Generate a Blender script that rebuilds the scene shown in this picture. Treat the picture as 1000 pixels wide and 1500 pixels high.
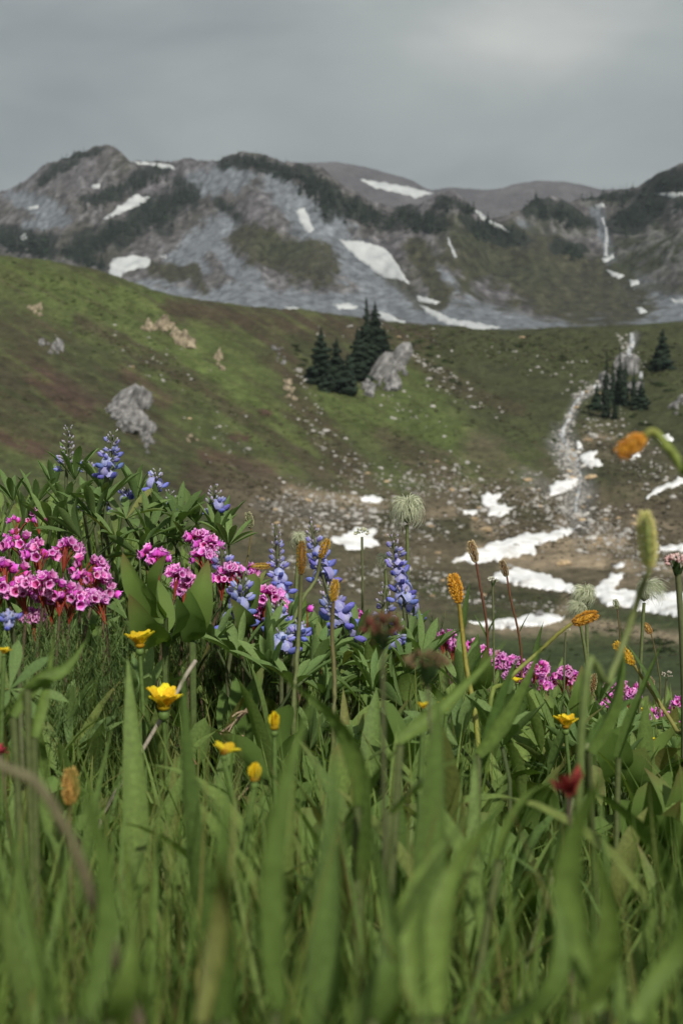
import bpy, bmesh, math, random
import numpy as np
from mathutils import Vector, Matrix, Quaternion
from mathutils.bvhtree import BVHTree
from mathutils.geometry import delaunay_2d_cdt

for o in list(bpy.data.objects):
    bpy.data.objects.remove(o)
SC = bpy.context.scene
COL = SC.collection
rng = np.random.default_rng(7)
random.seed(7)
R = math.radians

# ---------------------------------------------------------------- camera, sky, sun, exposure
CAM_Z = 0.45                       # the camera is held low over the meadow
FPX = 2060.0                       # focal length in pixels of the 1000 x 1500 photograph
PITCH = math.atan(270.0 / FPX)
cam_d = bpy.data.cameras.new('camera')
cam = bpy.data.objects.new('camera', cam_d)
COL.objects.link(cam)
cam.location = (0, 0, CAM_Z)
cam.rotation_euler = (R(90) - PITCH, 0, 0)
cam_d.sensor_fit = 'VERTICAL'
cam_d.sensor_width = 24.0
cam_d.sensor_height = 36.0
cam_d.lens = FPX / 1500 * 36
cam_d.clip_start = 0.02
cam_d.clip_end = 12000
cam_d.dof.use_dof = True
cam_d.dof.focus_distance = 1.44
cam_d.dof.aperture_fstop = cam_d.lens / 3.3
SC.camera = cam

SUN_EL, SUN_AZ = 44.0, 160.0       # azimuth clockwise from the view direction: behind the camera's right shoulder
world = bpy.data.worlds.new('World')
SC.world = world
world.use_nodes = True
wn, wl = world.node_tree.nodes, world.node_tree.links
wn.clear()
w_out = wn.new('ShaderNodeOutputWorld')
w_bg = wn.new('ShaderNodeBackground')
w_bg.inputs['Strength'].default_value = 0.1
w_sky = wn.new('ShaderNodeTexSky')
w_sky.sky_type = 'NISHITA'
w_sky.sun_disc = False
w_sky.sun_elevation = R(SUN_EL)
w_sky.sun_rotation = R(SUN_AZ)
w_sky.dust_density = 3.0
w_tc = wn.new('ShaderNodeTexCoord')
w_map = wn.new('ShaderNodeMapping')
w_map.inputs['Scale'].default_value = (1.0, 1.0, 2.6)
w_n1 = wn.new('ShaderNodeTexNoise')
w_n1.inputs['Scale'].default_value = 4.6
w_n1.inputs['Detail'].default_value = 7.0
w_n1.inputs['Roughness'].default_value = 0.5
w_n1.inputs['Distortion'].default_value = 0.35
w_ramp = wn.new('ShaderNodeValToRGB')
w_ramp.color_ramp.elements[0].position = 0.30
w_ramp.color_ramp.elements[0].color = (2.65, 2.90, 3.02, 1)
w_ramp.color_ramp.elements[1].position = 0.72
w_ramp.color_ramp.elements[1].color = (4.15, 4.45, 4.32, 1)
# a thinner place in the cloud, where it glows
glow_dir = Vector((285 / FPX, math.cos(PITCH) + 695 / FPX * math.sin(PITCH), -math.sin(PITCH) + 695 / FPX * math.cos(PITCH))).normalized()
w_sub = wn.new('ShaderNodeVectorMath'); w_sub.operation = 'SUBTRACT'
w_sub.inputs[1].default_value = glow_dir
w_scl = wn.new('ShaderNodeVectorMath'); w_scl.operation = 'MULTIPLY'
w_scl.inputs[1].default_value = (1.0, 1.0, 2.1)
w_wob = wn.new('ShaderNodeTexNoise'); w_wob.inputs['Scale'].default_value = 14.0; w_wob.inputs['Detail'].default_value = 4.0
w_wsc = wn.new('ShaderNodeVectorMath'); w_wsc.operation = 'MULTIPLY_ADD'
w_wsc.inputs[1].default_value = (0.05, 0.05, 0.05); w_wsc.inputs[2].default_value = (-0.025, -0.025, -0.025)
w_add = wn.new('ShaderNodeVectorMath'); w_add.operation = 'ADD'
w_len = wn.new('ShaderNodeVectorMath'); w_len.operation = 'LENGTH'
w_mr = wn.new('ShaderNodeMapRange'); w_mr.interpolation_type = 'SMOOTHERSTEP'
w_mr.inputs['From Min'].default_value = 0.0; w_mr.inputs['From Max'].default_value = 0.115
w_mr.inputs['To Min'].default_value = 1.0; w_mr.inputs['To Max'].default_value = 0.0
w_gl = wn.new('ShaderNodeMix'); w_gl.data_type = 'RGBA'; w_gl.blend_type = 'ADD'
w_gl.inputs['B'].default_value = (1.7, 1.6, 1.4, 1)
w_mix = wn.new('ShaderNodeMix'); w_mix.data_type = 'RGBA'
w_mix.inputs['Factor'].default_value = 0.94
wl.new(w_tc.outputs['Generated'], w_map.inputs['Vector'])
wl.new(w_map.outputs['Vector'], w_n1.inputs['Vector'])
wl.new(w_n1.outputs['Fac'], w_ramp.inputs['Fac'])
wl.new(w_tc.outputs['Generated'], w_sub.inputs[0])
wl.new(w_tc.outputs['Generated'], w_wob.inputs['Vector'])
wl.new(w_wob.outputs['Color'], w_wsc.inputs[0])
wl.new(w_sub.outputs['Vector'], w_add.inputs[0])
wl.new(w_wsc.outputs['Vector'], w_add.inputs[1])
wl.new(w_add.outputs['Vector'], w_scl.inputs[0])
wl.new(w_scl.outputs['Vector'], w_len.inputs[0])
wl.new(w_len.outputs['Value'], w_mr.inputs['Value'])
wl.new(w_mr.outputs['Result'], w_gl.inputs['Factor'])
wl.new(w_ramp.outputs['Color'], w_gl.inputs['A'])
wl.new(w_sky.outputs['Color'], w_mix.inputs['A'])
wl.new(w_gl.outputs['Result'], w_mix.inputs['B'])
wl.new(w_mix.outputs['Result'], w_bg.inputs['Color'])
wl.new(w_bg.outputs['Background'], w_out.inputs['Surface'])

sun_d = bpy.data.lights.new('sun', 'SUN')
sun_d.energy = 4.0
sun_d.angle = R(2.0)
sun_d.color = (1.0, 0.95, 0.86)
sun = bpy.data.objects.new('sun', sun_d)
COL.objects.link(sun)
sdir = Vector((math.sin(R(SUN_AZ)) * math.cos(R(SUN_EL)), math.cos(R(SUN_AZ)) * math.cos(R(SUN_EL)), math.sin(R(SUN_EL))))
sun.rotation_euler = (-sdir).to_track_quat('-Z', 'Y').to_euler()
sun.location = (20, -20, 40)

SC.render.engine = 'CYCLES'
SC.view_settings.view_transform = 'Standard'
SC.view_settings.look = 'None'
SC.view_settings.exposure = 0.0
SC.view_settings.gamma = 1.0
SC.view_settings.use_curve_mapping = False
SC.cycles.use_denoising = True
SC.cycles.max_bounces = 6
SC.cycles.diffuse_bounces = 3
SC.cycles.glossy_bounces = 2
SC.cycles.transmission_bounces = 4
SC.cycles.transparent_max_bounces = 6
SC.cycles.volume_bounces = 0

# ---------------------------------------------------------------- helpers
CP, SP, TP = math.cos(PITCH), math.sin(PITCH), math.tan(PITCH)

def ray(px, py):
    """direction of a pixel of the 1000 x 1500 photograph (y component 1)"""
    dx, dv = (px - 500) / FPX, (750 - py) / FPX
    y = CP + dv * SP
    return Vector((dx / y, 1.0, (-SP + dv * CP) / y))

def at(px, py, Y):
    """the point that far ahead of the camera"""
    d = ray(px, py)
    return Vector((d.x * Y, Y, CAM_Z + d.z * Y))

def tan_of_py(py):
    dv = (750 - np.asarray(py, float)) / FPX
    return (-SP + dv * CP) / (CP + dv * SP)

def px_to_x(px, z, Y):
    """world x of column px for points at height z, distance Y"""
    te = (z - CAM_Z) / Y
    dv = np.tan(np.arctan(te) + PITCH)
    return (px - 500) / FPX / (CP + dv * SP) * Y

def tag(o, label=None, cat=None, group=None, kind=None):
    if label: o['label'] = label
    if cat: o['category'] = cat
    if group: o['group'] = group
    if kind: o['kind'] = kind
    return o

def link(name, data, parent=None, mats=None):
    o = bpy.data.objects.new(name, data)
    COL.objects.link(o)
    if parent: o.parent = parent
    return o

def thing(name, loc, label, cat, group=None):
    o = bpy.data.objects.new(name, None)
    o.empty_display_size = 0.05
    COL.objects.link(o)
    o.location = loc
    return tag(o, label, cat, group)

def np_mesh(name, V, F, mats, smooth=True, colors=None, mat_idx=None):
    """V (n,3); F list of tuples or an (m,k) array"""
    me = bpy.data.meshes.new(name)
    V = np.ascontiguousarray(V, dtype=np.float32)
    if isinstance(F, np.ndarray):
        m, k = F.shape
        me.vertices.add(len(V)); me.vertices.foreach_set('co', V.ravel())
        me.loops.add(m * k); me.loops.foreach_set('vertex_index', F.astype(np.int32).ravel())
        me.polygons.add(m)
        me.polygons.foreach_set('loop_start', np.arange(0, m * k, k, dtype=np.int32))
        me.update(calc_edges=True)
    else:
        me.from_pydata([tuple(v) for v in V.tolist()], [], F)
    for mt in (mats if isinstance(mats, (list, tuple)) else [mats]):
        me.materials.append(mt)
    n = len(me.polygons)
    if smooth:
        me.polygons.foreach_set('use_smooth', np.ones(n, dtype=bool))
    if mat_idx is not None:
        me.polygons.foreach_set('material_index', np.asarray(mat_idx, dtype=np.int32))
    if colors is not None:
        ca = me.color_attributes.new('cover', 'FLOAT_COLOR', 'POINT')
        c4 = np.ones((len(V), 4), dtype=np.float32); c4[:, :3] = colors
        ca.data.foreach_set('color', c4.ravel())
    me.update()
    return me

# gradient noise ---------------------------------------------------
def _hash(ix, iy, iz, seed):
    h = (ix * 374761393 + iy * 668265263 + iz * 2147483647 + seed * 1274126177) & 0xFFFFFFFF
    h = ((h ^ (h >> 13)) * 1274126177) & 0xFFFFFFFF
    h = ((h ^ (h >> 16)) * 2246822519) & 0xFFFFFFFF
    return (h ^ (h >> 15)) & 0xFFFFFFFF

def noise2(x, y, seed=0):
    x = np.asarray(x, float); y = np.asarray(y, float)
    ix = np.floor(x).astype(np.int64); iy = np.floor(y).astype(np.int64)
    fx, fy = x - ix, y - iy
    def g(a, b, dx, dy):
        an = _hash(a, b, np.zeros_like(a), seed) / 4294967296.0 * 2 * np.pi
        return np.cos(an) * dx + np.sin(an) * dy
    u = fx * fx * fx * (fx * (fx * 6 - 15) + 10); v = fy * fy * fy * (fy * (fy * 6 - 15) + 10)
    a = g(ix, iy, fx, fy) * (1 - u) + g(ix + 1, iy, fx - 1, fy) * u
    b = g(ix, iy + 1, fx, fy - 1) * (1 - u) + g(ix + 1, iy + 1, fx - 1, fy - 1) * u
    return (a * (1 - v) + b * v) * 1.4

def fbm(x, y, oct=4, seed=0, rough=0.5):
    s, a, t = 0, 1.0, 0
    for i in range(oct):
        s = s + a * noise2(x * 2 ** i, y * 2 ** i, seed + i * 17); t += a; a *= rough
    return s / t

def ridged(x, y, oct=4, seed=0):
    s, a, t = 0, 1.0, 0
    for i in range(oct):
        s = s + a * (1 - 2 * np.abs(noise2(x * 2 ** i, y * 2 ** i, seed + i * 31))); t += a; a *= 0.5
    return s / t

def pchip(xk, yk, x):
    """monotone cubic through knots; yk (K,...) on xk (K,), evaluated at x (N,)"""
    xk = np.asarray(xk, float); yk = np.asarray(yk, float)
    sh = (len(xk) - 1,) + (1,) * (yk.ndim - 1)
    h = np.diff(xk).reshape(sh); d = np.diff(yk, axis=0) / h
    m = np.zeros_like(yk)
    m[0], m[-1] = d[0], d[-1]
    pr = d[:-1] * d[1:]
    hm = 2 * pr / np.where(np.abs(d[:-1] + d[1:]) < 1e-12, 1e-12, d[:-1] + d[1:])
    m[1:-1] = np.where(pr > 0, hm, 0)
    i = np.clip(np.searchsorted(xk, x) - 1, 0, len(xk) - 2)
    hh = (xk[i + 1] - xk[i]); t = (x - xk[i]) / hh
    ex = (len(x),) + (1,) * (yk.ndim - 1)
    hh, t = hh.reshape(ex), t.reshape(ex)
    return ((2 * t**3 - 3 * t**2 + 1) * yk[i] + (t**3 - 2 * t**2 + t) * hh * m[i]
            + (-2 * t**3 + 3 * t**2) * yk[i + 1] + (t**3 - t**2) * hh * m[i + 1])

# materials ---------------------------------------------------------
def mat_new(name):
    m = bpy.data.materials.new(name); m.use_nodes = True
    nt = m.node_tree; nt.nodes.clear()
    return m, nt.nodes, nt.links

def mat_cover(name, scales, amount, bump_scale, bump_dist, rough=0.95):
    """ground: its cover colour with grain of several sizes"""
    m, n, l = mat_new(name)
    out = n.new('ShaderNodeOutputMaterial'); b = n.new('ShaderNodeBsdfPrincipled')
    b.inputs['Roughness'].default_value = rough
    b.inputs['Specular IOR Level'].default_value = 0.15
    ca = n.new('ShaderNodeVertexColor'); ca.layer_name = 'cover'
    tc = n.new('ShaderNodeTexCoord')
    col = ca.outputs['Color']
    for sc_, am in zip(scales, amount):
        t = n.new('ShaderNodeTexNoise'); t.inputs['Scale'].default_value = sc_; t.inputs['Detail'].default_value = 3
        l.new(tc.outputs['Object'], t.inputs['Vector'])
        mr = n.new('ShaderNodeMapRange')
        mr.inputs['From Min'].default_value = 0.3; mr.inputs['From Max'].default_value = 0.7
        mr.inputs['To Min'].default_value = 1 - am; mr.inputs['To Max'].default_value = 1 + am
        l.new(t.outputs['Fac'], mr.inputs['Value'])
        mx = n.new('ShaderNodeMix'); mx.data_type = 'RGBA'; mx.blend_type = 'MULTIPLY'; mx.inputs['Factor'].default_value = 1
        l.new(col, mx.inputs['A']); l.new(mr.outputs['Result'], mx.inputs['B'])
        col = mx.outputs['Result']
    l.new(col, b.inputs['Base Color'])
    bt = n.new('ShaderNodeTexNoise'); bt.inputs['Scale'].default_value = bump_scale; bt.inputs['Detail'].default_value = 4
    l.new(tc.outputs['Object'], bt.inputs['Vector'])
    bp = n.new('ShaderNodeBump'); bp.inputs['Strength'].default_value = 0.8; bp.inputs['Distance'].default_value = bump_dist
    l.new(bt.outputs['Fac'], bp.inputs['Height']); l.new(bp.outputs['Normal'], b.inputs['Normal'])
    l.new(b.outputs['BSDF'], out.inputs['Surface'])
    return m

def mat_noise(name, c1, c2, scale, rough=0.8, spec=0.3, bump=0.0, bump_scale=None, detail=4, by_object=0.0, coord='Object', c3=None):
    m, n, l = mat_new(name)
    out = n.new('ShaderNodeOutputMaterial'); b = n.new('ShaderNodeBsdfPrincipled')
    b.inputs['Roughness'].default_value = rough; b.inputs['Specular IOR Level'].default_value = spec
    tc = n.new('ShaderNodeTexCoord'); t = n.new('ShaderNodeTexNoise')
    t.inputs['Scale'].default_value = scale; t.inputs['Detail'].default_value = detail
    l.new(tc.outputs[coord], t.inputs['Vector'])
    cr = n.new('ShaderNodeValToRGB')
    cr.color_ramp.elements[0].position = 0.33; cr.color_ramp.elements[0].color = (*c1, 1)
    cr.color_ramp.elements[1].position = 0.67; cr.color_ramp.elements[1].color = (*c2, 1)
    if c3:
        e = cr.color_ramp.elements.new(0.5); e.color = (*c3, 1)
    l.new(t.outputs['Fac'], cr.inputs['Fac'])
    col = cr.outputs['Color']
    if by_object:
        oi = n.new('ShaderNodeObjectInfo'); mr = n.new('ShaderNodeMapRange')
        mr.inputs['To Min'].default_value = 1 - by_object; mr.inputs['To Max'].default_value = 1 + by_object
        l.new(oi.outputs['Random'], mr.inputs['Value'])
        mx = n.new('ShaderNodeMix'); mx.data_type = 'RGBA'; mx.blend_type = 'MULTIPLY'; mx.inputs['Factor'].default_value = 1
        l.new(col, mx.inputs['A']); l.new(mr.outputs['Result'], mx.inputs['B']); col = mx.outputs['Result']
    l.new(col, b.inputs['Base Color'])
    if bump:
        bt = n.new('ShaderNodeTexNoise'); bt.inputs['Scale'].default_value = bump_scale or scale * 3; bt.inputs['Detail'].default_value = 5
        l.new(tc.outputs[coord], bt.inputs['Vector'])
        bp = n.new('ShaderNodeBump'); bp.inputs['Strength'].default_value = 0.7; bp.inputs['Distance'].default_value = bump
        l.new(bt.outputs['Fac'], bp.inputs['Height']); l.new(bp.outputs['Normal'], b.inputs['Normal'])
    l.new(b.outputs['BSDF'], out.inputs['Surface'])
    return m
# ---------------------------------------------------------------- the land
def g_near(x, y):
    """height of the meadow knoll the camera stands on"""
    x = np.asarray(x, float); y = np.asarray(y, float)
    z = -0.24 * np.clip(x, -2.5, 2.5) - 0.10 * np.clip(y - 0.9, 0, 1.6)
    z = z - 0.28 * np.log1p(np.exp((y - 2.6) * 3)) / 3
    return z

def seg_mask(PX, PY, strokes, jitter):
    """soft 0..1 cover of strokes (x0, y0, x1, y1, half width, strength)"""
    m = np.zeros_like(PX)
    for x0, y0, x1, y1, w, s in strokes:
        dx, dy = x1 - x0, y1 - y0
        L = dx * dx + dy * dy + 1e-9
        t = np.clip(((PX - x0) * dx + (PY - y0) * dy) / L, 0, 1)
        d = np.hypot(PX - x0 - t * dx, PY - y0 - t * dy) / w
        m = np.maximum(m, s * np.clip(1.5 - d + jitter, 0, 1))
    return m

def sheet(pxs, Yk, Zk, rows_per_seg):
    """Yk, Zk (cols, knots) at pxs -> grid (rows, cols) of PX, Y, Z"""
    K = Yk.shape[1]
    s = np.concatenate([np.linspace(k, k + 1, r, endpoint=False) for k, r in enumerate(rows_per_seg)] + [[K - 1]])
    kn = np.arange(K)
    Y = pchip(kn, Yk.T, s)
    Z = pchip(kn, Zk.T, s)
    return s, Y, Z

def grid_faces(nr, nc):
    i = np.arange(nr - 1)[:, None] * nc + np.arange(nc - 1)[None]
    i = i.ravel()
    return np.stack([i, i + 1, i + nc + 1, i + nc], 1)

def mixc(base, col, m):
    return base * (1 - m[..., None]) + np.asarray(col) * m[..., None]

def screen(x, y, z):
    """photo pixel of world points (only used to lay out where grass, scree and heath grow)"""
    dz = z - CAM_Z
    dep = y * CP - dz * SP
    return 500 + FPX * x / dep, 750 - FPX * (y * SP + dz * CP) / dep

# --- valley with the green hillside and the terrace lip
kp = np.array([-420, 0, 125, 250, 375, 500, 625, 750, 875, 1000, 1420.])
kpy = np.array([  # py at the distances below
 [1000, 900, 760, 660, 570, 480, 410, 340],
 [1000, 900, 790, 690, 600, 512, 432, 377],
 [1000, 905, 800, 710, 630, 540, 455, 395],
 [1000, 910, 815, 740, 665, 580, 492, 431],
 [1000, 915, 830, 760, 700, 620, 520, 450],
 [1005, 925, 850, 785, 722, 645, 545, 463],
 [1010, 935, 865, 800, 738, 658, 560, 477],
 [1015, 945, 872, 808, 750, 672, 575, 484],
 [1015, 945, 872, 805, 745, 666, 568, 480],
 [1010, 940, 866, 795, 730, 650, 555, 472],
 [1000, 900, 820, 740, 680, 600, 520, 440.]])
kY = np.array([[25, 60, 95, 125, 155, 195, 240, Yl] for Yl in (262, 265, 268, 275, 282, 290, 290, 292, 295, 290, 280)], float)
NC = 640
pxs = np.linspace(-420, 1420, NC)
kYc = pchip(kp, kY, pxs); kpc = pchip(kp, kpy, pxs)
kZc = CAM_Z + kYc * tan_of_py(kpc)
Y0 = np.full((NC, 1), 5.5)
x0 = (pxs - 500) / FPX * 5.5
Z0 = (g_near(x0, 5.5) - 0.03)[:, None]
Yb = kYc[:, -1:] + 60; Zb = kZc[:, -1:] - 7
Yb2 = kYc[:, -1:] + 330; Zb2 = kZc[:, -1:] * 0 - 6.0
vY = np.hstack([Y0, kYc, Yb, Yb2]); vZ = np.hstack([Z0, kZc, Zb, Zb2])
s_, VY, VZ = sheet(pxs, vY, vZ, [14, 26, 34, 30, 32, 38, 46, 44, 16, 10])
PXg = np.broadcast_to(pxs, VY.shape)
VX = px_to_x(PXg, VZ, VY)
fade = np.clip((VY - 14) / 60, 0, 1)
VZ = VZ + fade * (0.95 * fbm(VX / 26, VY / 26, 4, 3) + 0.55 * fbm(VX / 6.0, VY / 6.0, 4, 11) + 0.30 * ridged(VX / 2.2, VY / 2.2, 3, 5))
# the stream bed is cut into the slope, small gullies run down the green hill
pX, pY = screen(VX, VY, VZ)
stk = fbm((pX * .85 + pY * .53) / 95, (pY * .85 - pX * .53) / 8.5, 4, 27)
jit = 0.45 * stk + 0.45 * fbm(VX / 9, VY / 9, 5, 21) + 0.35 * fbm(VX / 2.2, VY / 2.2, 3, 41)
bed = seg_mask(pX, pY, [(930, 490, 905, 560, 6, 1), (880, 560, 845, 585, 6, 1), (845, 585, 822, 640, 7, 1), (822, 640, 850, 700, 18, 1),
                        (850, 700, 845, 760, 20, 1)], 0.9 * jit)
VZ = VZ - bed * 0.5
big = fbm(VX / 40, VY / 40, 4, 77)
G = {}
green = (0.066, 0.080, 0.031)
olive = (0.046, 0.050, 0.024)
bright = (0.085, 0.114, 0.034)
brown = (0.058, 0.046, 0.030)
redb = (0.082, 0.046, 0.038)
tan = (0.28, 0.225, 0.155)
grav = (0.150, 0.150, 0.146)
C = np.empty(VX.shape + (3,)); C[:] = green
C = mixc(C, olive, np.clip(0.5 + 1.6 * big + 0.8 * jit, 0, 1))
C = mixc(C, olive, seg_mask(pX, pY, [(560, 480, 1000, 520, 50, 0.7), (450, 480, 560, 520, 40, 0.6), (700, 560, 1000, 620, 50, 0.7)], jit))
C = mixc(C, bright, seg_mask(pX, pY, [(-60, 395, 60, 405, 28, .7), (60, 420, 230, 450, 30, .8), (100, 455, 260, 500, 28, .7), (280, 520, 440, 660, 38, .95), (300, 480, 380, 560, 26, .6), (230, 560, 330, 690, 24, .5),
        (470, 590, 650, 640, 38, .8), (640, 680, 760, 700, 24, .8), (570, 530, 640, 590, 22, .6), (560, 520, 590, 600, 20, .7), (540, 690, 640, 720, 14, .5), (0, 640, 160, 690, 28, .4)], jit * 1.3))
C = mixc(C, brown, seg_mask(pX, pY, [(120, 470, 300, 570, 12, .75), (300, 570, 470, 690, 13, .7), (-40, 470, 60, 500, 24, .6), (20, 530, 180, 600, 22, .6), (150, 600, 300, 660, 16, .4), (-40, 600, 120, 660, 20, .5), (290, 700, 420, 730, 26, .95), (255, 452, 460, 480, 16, .9), (430, 470, 620, 500, 20, .75),
        (440, 600, 520, 700, 24, .8), (560, 640, 650, 690, 20, .8), (600, 520, 700, 580, 10, .6), (640, 560, 760, 600, 10, .6), (380, 470, 440, 560, 16, .7)], jit * 1.5))
C = mixc(C, redb, seg_mask(pX, pY, [(0, 640, 60, 660, 12, .8), (60, 555, 120, 600, 18, .6), (180, 540, 240, 590, 10, .6), (340, 640, 360, 642, 6, .9), (385, 603, 395, 604, 5, .9), (300, 665, 400, 690, 10, .7)], jit))
C = mixc(C, (0.112, 0.092, 0.062), seg_mask(pX, pY, [(380, 745, 700, 800, 60, .9), (650, 760, 1000, 780, 70, .95), (700, 660, 780, 740, 26, .6), (640, 690, 700, 740, 20, .5), (880, 660, 1000, 740, 40, .7), (500, 830, 1000, 860, 40, .8), (350, 830, 640, 870, 40, .7)], jit * 1.4))
C = mixc(C, olive, seg_mask(pX, pY, [(560, 760, 700, 780, 16, .7), (540, 840, 700, 870, 18, .5), (880, 690, 960, 690, 14, .7), (600, 860, 860, 885, 12, .8), (700, 735, 800, 760, 12, .6)], jit * 1.5))
C = mixc(C, tan, seg_mask(pX, pY, [(740, 828, 880, 818, 13, .9), (800, 800, 900, 790, 16, .7), (830, 880, 800, 940, 8, .5), (690, 925, 860, 918, 10, .9), (860, 915, 1000, 935, 8, .8), (905, 830, 1000, 832, 8, .6),
        (420, 720, 560, 740, 9, .5), (600, 760, 660, 750, 7, .5), (700, 770, 720, 780, 8, .7), (880, 860, 930, 850, 7, .7), (860, 640, 900, 640, 5, .6), (690, 800, 720, 806, 7, .6), (820, 760, 860, 770, 10, .5), (930, 765, 990, 770, 9, .4)], jit * 1.6))
C = mixc(C, grav, np.maximum(bed, seg_mask(pX, pY, [(380, 740, 540, 760, 9, .35), (770, 700, 850, 740, 12, .5)], jit * 1.8)) * 0.75)
C = mixc(C, (0.046, 0.066, 0.026), seg_mask(pX, pY, [(560, 950, 720, 950, 22, .95), (700, 960, 1000, 985, 26, .95), (860, 895, 1000, 915, 8, .7)], jit))
C = mixc(C, olive, np.clip(0.9 - VY / 30, 0, 1))
tus = 0.55 + 0.55 * np.clip(0.5 + 1.1 * fbm(VX / 1.3, VY / 1.3, 3, 91), 0, 1) + 0.45 * np.clip(.4 + 1.2 * fbm(VX / 4.5, VY / 7, 4, 97), 0, 1)
hillside = np.clip((640 - pX) / 120, 0, 1) * np.clip((740 - pY) / 60, 0, 1)
C = mixc(C, (0.060, 0.046, 0.030), np.clip(stk * 2.2 - .12, 0, .5) * hillside)
C = mixc(C, (0.098, 0.112, 0.040), np.clip(-stk * 2.2 - .15, 0, .6) * hillside)
C = C * tus[..., None]
MAT_VALLEY = mat_cover('valley turf', [0.5, 2.2, 7.0], [0.14, 0.22, 0.25], 2.5, 0.25)
V_valley = np.stack([VX, VY, VZ], -1).reshape(-1, 3)
F_valley = grid_faces(*VY.shape)
valley = link('valley_ground', np_mesh('valley_ground', V_valley, F_valley, MAT_VALLEY, colors=C.reshape(-1, 3)))
valley['kind'] = 'structure'

# --- the mountain wall behind the terrace
rp = np.array([-420, -150, 0, 50, 100, 135, 165, 185, 215, 255, 300, 340, 370, 400, 440, 470, 490, 520, 560, 600, 650, 665, 690, 720, 760, 790, 830, 870, 900, 930, 960, 1000, 1100, 1420.])
ry = np.array([350, 330, 284, 257, 229, 221, 223, 231, 240, 245, 241, 234, 229, 236, 246, 256, 272, 291, 306, 307, 292, 289, 303, 326, 311, 300, 302, 294, 281, 279, 271, 255, 225, 200.])
rY = np.interp(rp, [-420, 0, 135, 255, 370, 500, 650, 760, 880, 1000, 1420], [1500, 1440, 1400, 1330, 1250, 1190, 1120, 1180, 1260, 1150, 1020])
NM = 700
mpx = np.linspace(-420, 1420, NM)
top = pchip(rp, ry, mpx); topY = pchip(rp, rY, mpx)
kk = np.array([0.0, 0.22, 0.5, 0.78, 1.0])
base_py, base_Y = 505.0, 690.0
fy = np.array([0.0, 0.20, 0.47, 0.77, 1.0]); fY = np.array([0.0, 0.42, 0.66, 0.85, 1.0])
mY = base_Y + (topY[:, None] - base_Y) * fY
mpy = base_py + (top[:, None] - base_py) * fy
mZ = CAM_Z + mY * tan_of_py(mpy)
mY = np.hstack([mY, mY[:, -1:] + 40, mY[:, -1:] + 160]); mZ = np.hstack([mZ, mZ[:, -1:] - 6, mZ[:, -1:] - 60])
_, MY, MZ = sheet(mpx, mY, mZ, [34, 56, 64, 56, 8, 6])
MPX = np.broadcast_to(mpx, MY.shape)
MX = px_to_x(MPX, MZ, MY)
qX, qY = screen(MX, MY, MZ)
mj = 0.55 * fbm(MX / 42, MY / 60, 5, 33) + 0.5 * fbm(MX / 13, MY / 22, 4, 37) + 0.30 * fbm((MX + .3 * MY) / 4.0, MY / 12, 3, 39)
def crisp(m): return np.clip((m - .5) * 2.6 + .5, 0, 1)
sm = crisp(seg_mask(qX, qY, [(280, 275, 350, 262, 24, .8), (330, 330, 260, 400, 24, .85), (400, 265, 445, 310, 24, .9), (445, 320, 560, 430, 34, 1), (300, 400, 200, 425, 14, .7), (220, 440, 520, 455, 22, 1), (560, 440, 760, 480, 26, 1), (310, 360, 380, 430, 16, .8),
        (765, 325, 805, 375, 10, .9), (640, 402, 690, 432, 12, .9), (872, 310, 900, 400, 10, 1), (900, 410, 990, 455, 26, 1), (760, 482, 1100, 465, 18, 1), (20, 290, 80, 320, 16, .8), (100, 330, 40, 340, 10, .8)], mj * 1.5))
rel = np.clip((MZ + 10) / 60, 0, 1)
warp = 30 * fbm(MX / 120, MY / 120, 3, 8)
MZ = MZ + rel * (7.5 * fbm(MX / 110, MY / 160, 4, 14) + 7.0 * ridged((MX + warp + 0.25 * MY) / 62, MY / 200, 4, 23) - 2.4 + (3.8 - 3.1 * sm) * ridged((MX + warp * .5) / 17, MY / 40, 4, 57) + (0.9 - .6 * sm) * fbm(MX / 5, MY / 5, 3, 63))
rock = (0.092, 0.086, 0.092); scree = (0.148, 0.162, 0.180); heath = (0.045, 0.044, 0.027); dark = (0.020, 0.024, 0.020); mgreen = (0.034, 0.040, 0.020)  # mountain covers darkened overall, cloud shade put into their colours
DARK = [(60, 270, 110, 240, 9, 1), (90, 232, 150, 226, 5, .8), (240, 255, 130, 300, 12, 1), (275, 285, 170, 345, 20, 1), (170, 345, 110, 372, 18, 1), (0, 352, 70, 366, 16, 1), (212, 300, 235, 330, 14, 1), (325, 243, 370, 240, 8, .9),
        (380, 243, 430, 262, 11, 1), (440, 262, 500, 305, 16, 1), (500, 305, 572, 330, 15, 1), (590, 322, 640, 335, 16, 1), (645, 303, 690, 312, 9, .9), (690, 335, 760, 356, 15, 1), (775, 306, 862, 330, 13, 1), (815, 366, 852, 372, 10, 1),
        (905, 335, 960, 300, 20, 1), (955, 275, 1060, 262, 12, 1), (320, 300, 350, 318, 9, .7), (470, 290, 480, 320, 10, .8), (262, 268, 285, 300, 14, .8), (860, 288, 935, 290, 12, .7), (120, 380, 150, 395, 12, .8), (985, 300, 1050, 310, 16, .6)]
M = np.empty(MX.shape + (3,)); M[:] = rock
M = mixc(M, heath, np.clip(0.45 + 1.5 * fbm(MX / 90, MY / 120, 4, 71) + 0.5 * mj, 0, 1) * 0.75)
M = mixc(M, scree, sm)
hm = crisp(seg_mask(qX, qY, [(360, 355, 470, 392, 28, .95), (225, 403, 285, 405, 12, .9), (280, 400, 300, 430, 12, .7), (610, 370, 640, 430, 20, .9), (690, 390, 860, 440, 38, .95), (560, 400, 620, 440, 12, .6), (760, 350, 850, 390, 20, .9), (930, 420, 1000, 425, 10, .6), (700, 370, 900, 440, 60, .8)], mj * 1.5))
M = mixc(M, heath, hm)
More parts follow.
